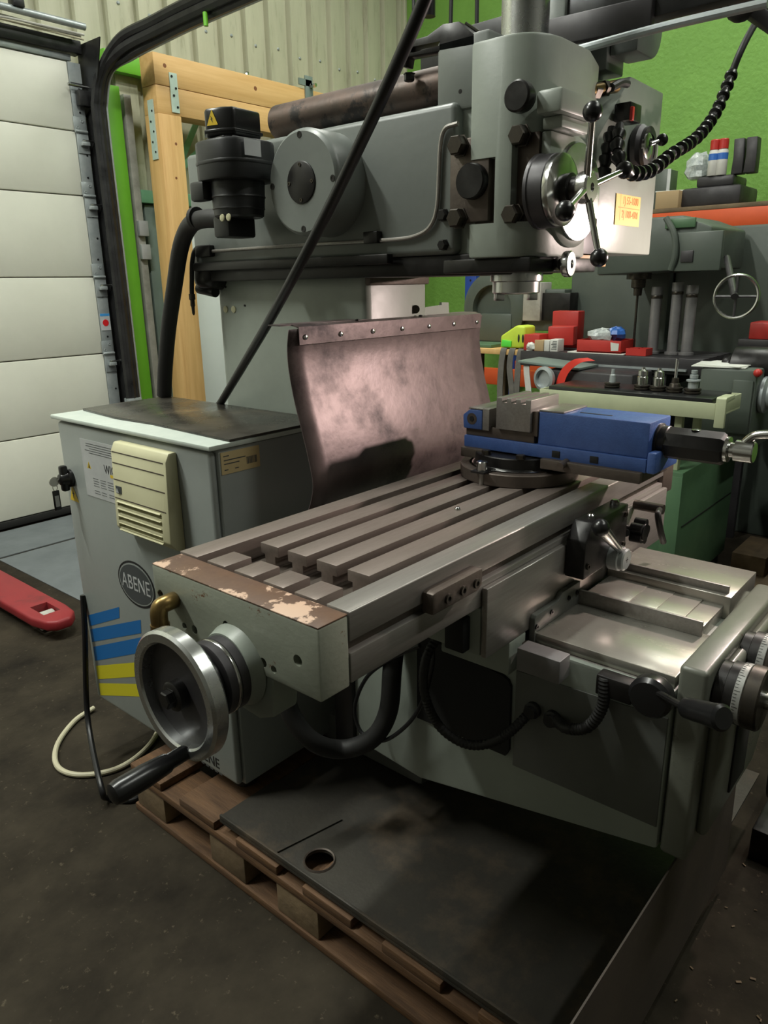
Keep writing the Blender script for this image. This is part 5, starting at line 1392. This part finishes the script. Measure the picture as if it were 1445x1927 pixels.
# small red compartment tray
ta, tb_ = 0.6112, 0.7132
ct_ = thing('compartment_tray', 'small shallow red tray with compartments right of the open bin', 'tray', (3.04, (ta + tb_) / 2, Z2))
MB().box(2.995, 3.08, ta, tb_, Z2, Z2 + 0.006).build('tray_floor', 'red_plastic', ct_)
for (x0, x1, y0, y1) in ((2.995, 2.999, ta, tb_), (3.076, 3.08, ta, tb_), (2.999, 3.076, ta, ta + 0.004), (2.999, 3.076, tb_ - 0.004, tb_), (3.035, 3.039, ta + 0.004, tb_ - 0.004), (2.999, 3.076, (ta + tb_) / 2 - 0.002, (ta + tb_) / 2 + 0.002)):
    MB().box(x0, x1, y0, y1, Z2 + 0.006, Z2 + 0.034).build('tray_wall', 'red_plastic', ct_)

# ---- plank shelf and straps left of the machine
sh = thing('plank_shelf', 'pine plank shelf on a trestle left of the rear machine', 'shelf', (3.3, 1.75, 0))
MB().box(3.0, 3.37, 1.312, 2.2, 0.955, 0.9855).build('plank', 'pale_wood', sh, bevel=0.003)
for yy in (1.60, 2.14):
    for xx in (3.04, 3.32):
        MB().box(xx, xx + 0.04, yy, yy + 0.04, 0, 0.9545).build('leg', 'old_wood', sh, bevel=0.003)
bk_ = MB().box(3.02, 3.22, 1.52, 1.74, 0.986, 1.005).build('blue_folder', 'machine_green', bevel=0.003)
tag(bk_, 'dark teal folder lying on the pine plank', 'folder')
for k, (m, lb_) in enumerate((('strap_grey', 'dark webbing strap hanging from the plank, nearest the splash guard'), ('strap_grey', 'dark webbing strap hanging second from the splash guard'), ('strap_grey', 'grey webbing strap hanging third from the splash guard'), ('card_white', 'pale frayed strap hanging furthest from the splash guard'))):
    yk = (1.4229, 1.3676, 1.3133, 1.2599)[k]
    pts = [(3.02, yk, 0.9875), (2.996, yk, 0.985), (2.990, yk + 0.01, 0.89), (2.988, yk + 0.012 * (-1) ** k, 0.74), (2.988, yk, 0.58)]
    mb = MB()
    sp_ = smooth_path(pts, 4)
    vs, fs = [], []
    for q in sp_:
        vs += [(q.x, q.y - 0.018, q.z), (q.x, q.y + 0.018, q.z), (q.x + 0.004, q.y + 0.018, q.z + 0.001), (q.x + 0.004, q.y - 0.018, q.z + 0.001)]
    for i in range(len(sp_) - 1):
        for j in range(4):
            fs.append((4 * i + j, 4 * i + (j + 1) % 4, 4 * i + 4 + (j + 1) % 4, 4 * i + 4 + j))
    fs += [(0, 1, 2, 3), tuple(4 * (len(sp_) - 1) + j for j in (3, 2, 1, 0))]
    o = mb.add(vs, fs).build('webbing_strap', m)
    tag(o, lb_, 'strap', 'straps hanging from the plank')
ch = MB().prism([(1.42, 0.70), (1.46, 0.86), (1.52, 0.88), (1.60, 0.70)], 'x', 2.86, 2.9).build('grey_bracket', 'dirty_white', bevel=0.004)
bpy.data.objects.remove(ch)
gp_ = MB().obox((2.83, 0.9969, 0.945), (0.22, 0.34, 0.012), Matrix.Rotation(0.06, 3, 'X')).build('sheet_lid', 'grey_steel', bevel=0.002)
tag(gp_, 'pale grey green sheet lid lying across in front of the rear table', 'sheet')
dk = thing('dark_toolbox', 'dark covered tool chest below the rear table, under the pale lid', 'tool chest', (2.85, 0.85, 0))
MB().box(2.72, 2.96, 0.5541, 1.0066, 0.0, 0.925).build('chest_body', 'dark_iron', dk, bevel=0.01)
MB().box(2.712, 2.72, 0.6018, 0.9002, 0.62, 0.88).build('chest_drawer', 'black_steel', dk, bevel=0.004)
ra_ = [(2.7000, 0.7573, 0.9888), (2.6900, 0.8253, 0.9762), (2.6900, 0.8864, 0.9220), (2.6900, 0.9153, 0.8293), (2.6900, 0.9303, 0.7357)]
sp_ = smooth_path(ra_, 5)
vs, fs = [], []
for q in sp_:
    vs += [(q.x, q.y - 0.02, q.z - 0.006), (q.x, q.y + 0.02, q.z + 0.006), (q.x + 0.004, q.y + 0.02, q.z + 0.006), (q.x + 0.004, q.y - 0.02, q.z - 0.006)]
for i in range(len(sp_) - 1):
    for j in range(4):
        fs.append((4 * i + j, 4 * i + (j + 1) % 4, 4 * i + 4 + (j + 1) % 4, 4 * i + 4 + j))
fs += [(0, 1, 2, 3), tuple(4 * (len(sp_) - 1) + j for j in (3, 2, 1, 0))]
o = MB().add(vs, fs).build('red_strap', 'strap_red')
tag(o, 'bright red webbing strap draped over the dark tool chest', 'strap')
wh = MB().lathe((2.6900, 0.9827, 0.8847), (-1, 0.2, 0), [(0.055, 0), (0.06, 0.01), (0.06, 0.025), (0.045, 0.03), (0.043, 0.01)], 32).build('belt_pulley', 'galvanised')
tag(wh, 'shiny round steel wheel left of the red strap', 'pulley')

# ---- tool cart with cream tray
tc = thing('tool_cart', 'green tool cart with a cream tray of tool holders behind the vise', 'tool cart', (2.6, 0.4, 0))
MB().box(2.32, 3.04, 0.15, 0.60, 0.06, 0.60).build('cart_body', 'machine_green', tc, bevel=0.006)
MB().box(2.318, 2.322, 0.151, 0.22, 0.08, 0.58).build('cart_corner', 'machine_green', tc, bevel=0.001)
MB().box(2.36, 3.02, 0.146, 0.15, 0.36, 0.363).build('cart_seam', 'void_black', tc)
MB().box(2.34, 3.02, 0.17, 0.58, 0.0, 0.0595).build('cart_plinth', 'dark_iron', tc, bevel=0.004)
for (u, w) in ((2.36, 0.20), (2.36, 0.58), (2.58, 0.20), (2.58, 0.58)):
    MB().box(u - 0.015, u + 0.015, w - 0.015, w + 0.015, 0.60, 0.83).build('cart_post', 'cart_cream', tc, bevel=0.002)
MB().box(2.30, 2.62, 0.05, 0.80, 0.83, 0.838).build('tray_floor', 'cart_cream', tc, bevel=0.001)
MB().box(2.295, 2.300, 0.05, 0.80, 0.83, 0.892).build('tray_wall', 'cart_cream', tc, bevel=0.001)
MB().box(2.62, 2.625, 0.05, 0.80, 0.83, 0.892).build('tray_wall', 'cart_cream', tc, bevel=0.001)
MB().box(2.30, 2.62, 0.795, 0.80, 0.838, 0.892).build('tray_wall', 'cart_cream', tc, bevel=0.001)
MB().box(2.30, 2.62, 0.05, 0.055, 0.838, 0.892).build('tray_wall', 'cart_cream', tc, bevel=0.001)
MB().prism([(2.292, 0.80), (2.292, 0.912), (2.30, 0.917), (2.40, 0.917), (2.40, 0.900), (2.31, 0.895), (2.31, 0.80)], 'y', 0.012, 0.0495).build('tray_handle', 'cart_cream', tc, bevel=0.003)
rkk = MB().box(2.32, 2.56, 0.07, 0.77, 0.8385, 0.905).build('holder_rack', 'black_plastic', tc, bevel=0.004)
th_n = 0
for (ya, kind, lb_) in ((0.5209, 0, 'slim tool holder at the far left of the cream tray'), (0.3893, 1, 'collet chuck standing second from the left in the cream tray'),
                        (0.3216, 1, 'collet chuck in the middle of the cream tray'), (0.2537, 2, 'tool holder with a tall thin cutter in the cream tray'), (0.1813, 3, 'stepped tool holder at the right end of the cream tray')):
    t = thing('tool_holder', lb_, 'tool holder', (2.42, ya, 0.9055), 'tool holders in the cream tray')
    MB().lathe((2.42, ya, 0.9055), (0, 0, 1), [(0.030, 0), (0.033, 0.003), (0.033, 0.008), (0.029, 0.011), (0.033, 0.014), (0.033, 0.02), (0.022, 0.022)], 24).build('flange', 'bolt', t)
    if kind == 0:
        MB().lathe((2.42, ya, 0.9276), (0, 0, 1), [(0.014, 0), (0.012, 0.03), (0.008, 0.034), (0.007, 0.055)], 18).build('body', 'galvanised', t)
    elif kind == 1:
        MB().lathe((2.42, ya, 0.9276), (0, 0, 1), [(0.022, 0), (0.0225, 0.03), (0.019, 0.034), (0.021, 0.037), (0.020, 0.056), (0.008, 0.062), (0.007, 0.07)], 18).build('collet_nut', 'steel_bright', t)
    elif kind == 2:
        MB().lathe((2.42, ya, 0.9276), (0, 0, 1), [(0.024, 0), (0.02, 0.012), (0.015, 0.015), (0.013, 0.035)], 18).build('body', 'bolt', t)
        MB().cyl((2.42, ya, 0.9627), (2.42, ya, 1.04), 0.006, n=10).build('cutter', 'steel_bright', t)
    else:
        MB().lathe((2.42, ya, 0.9276), (0, 0, 1), [(0.02, 0), (0.02, 0.025), (0.028, 0.027), (0.028, 0.033), (0.012, 0.036), (0.016, 0.04), (0.016, 0.052), (0.008, 0.055), (0.012, 0.058), (0.012, 0.07)], 18).build('body', 'galvanised', t)

# ---- grey gearbox with papers, right of the cart
gx_ = thing('lathe_headstock', 'grey green lathe headstock with papers on top at the right', 'lathe', (2.9, -0.1, 0))
y0g, y1g = 0.0607, 0.2648
MB().box(2.75, 3.3, y0g - 0.03, y1g, 0.62, 0.975).build('headstock', 'machine_grey_green', gx_, bevel=0.012)
MB().box(2.70, 3.4, -0.75, -0.14, 0.0, 0.62).build('bed', 'dark_iron', gx_, bevel=0.01)
MB().box(2.742, 2.75, y0g - 0.02, y0g + 0.06, 0.70, 0.93).build('gear_panel', 'machine_grey_green', gx_, bevel=0.003)
MB().lathe((2.86, y0g - 0.03, 0.86), (0, -1, 0), [(0.075, 0), (0.08, 0.006), (0.08, 0.02), (0.06, 0.03), (0.06, 0.05), (0.045, 0.06), (0.045, 0.09), (0.02, 0.095)], 36).build('chuck', 'galvanised', gx_)
mo = MB().lathe((2.9500, 0.2265, 0.9610), (0, -1, 0), [(0.05, 0), (0.055, 0.01), (0.055, 0.03), (0.095, 0.05), (0.095, 0.20), (0.08, 0.24)], 32).build('side_motor', 'black_steel', gx_)
tag(mo, None, None) if False else None
ppr = thing('paper_stack', 'open loose papers lying on the lathe headstock', 'papers', (2.85, 0.1946, 0.976))
MB().obox((2.86, 0.2057, 0.979), (0.22, 0.22, 0.004), Matrix.Rotation(0.12, 3, 'Z')).build('sheet', 'paper', ppr)
MB().obox((2.87, 0.1879, 0.983), (0.21, 0.20, 0.003), Matrix.Rotation(-0.15, 3, 'Z')).build('sheet', 'paper', ppr)
pb = MB().box(3.32, 3.5, 0.0837, 0.2368, 1.06, 1.14).build('pink_crate', 'red_plastic', bevel=0.006)
tag(pb, 'faded red crate at the far right behind the lathe headstock', 'crate')
sh2 = thing('side_bench', 'dark bench behind the lathe headstock carrying the faded crate', 'bench', (3.4, 0.0, 0))
MB().box(3.31, 3.54, -0.6, 0.28, 1.02, 1.0595).build('bench_top', 'dark_iron', sh2, bevel=0.004)
for (u, w) in ((3.43, -0.56), (3.43, 0.24)):
    MB().box(u, u + 0.04, w - 0.02, w + 0.02, 0, 1.0195).build('leg', 'dark_iron', sh2)
rc = MB().sphere((2.7400, 0.0274, 0.9651), 0.018, 14).build('red_knob', 'red_plastic', gx_)
# wooden block on the floor
wbk = thing('timber_offcut', 'squared timber offcut lying on a plank on the floor at the right', 'timber', (2.6, -0.02, 0))
MB().box(2.8691, 2.8691 + 0.30, -0.0779, 0.0704, 0.03, 0.12).build('block', 'old_wood', wbk, bevel=0.004)
MB().box(2.5, 3.2, -0.13, 0.08, 0.0, 0.0295).build('plank', 'old_wood', wbk, bevel=0.003)
bb = MB().box(1.02, 1.3, -0.72, -0.52, 0.0, 0.09).build('black_box', 'black_steel', bevel=0.006)
tag(bb, 'small black box on the floor behind the brown tray flap', 'box')
random.seed(4)
chips = MB()
for k in range(900):
    u, w = random.uniform(0.2, 2.6), random.uniform(-1.6, -0.52)
    R = Matrix.Rotation(random.uniform(0, 6.28), 3, 'Z') @ Matrix.Rotation(random.uniform(-0.6, 0.6), 3, 'X')
    s = random.uniform(0.0025, 0.007)
    chips.obox((u, w, 0.003), (s * 1.6, s * 0.6, 0.001), R)
co = chips.build('swarf', 'old_wood', kind='stuff')
tag(co, 'scattered metal swarf chips on the floor at the right', 'swarf')
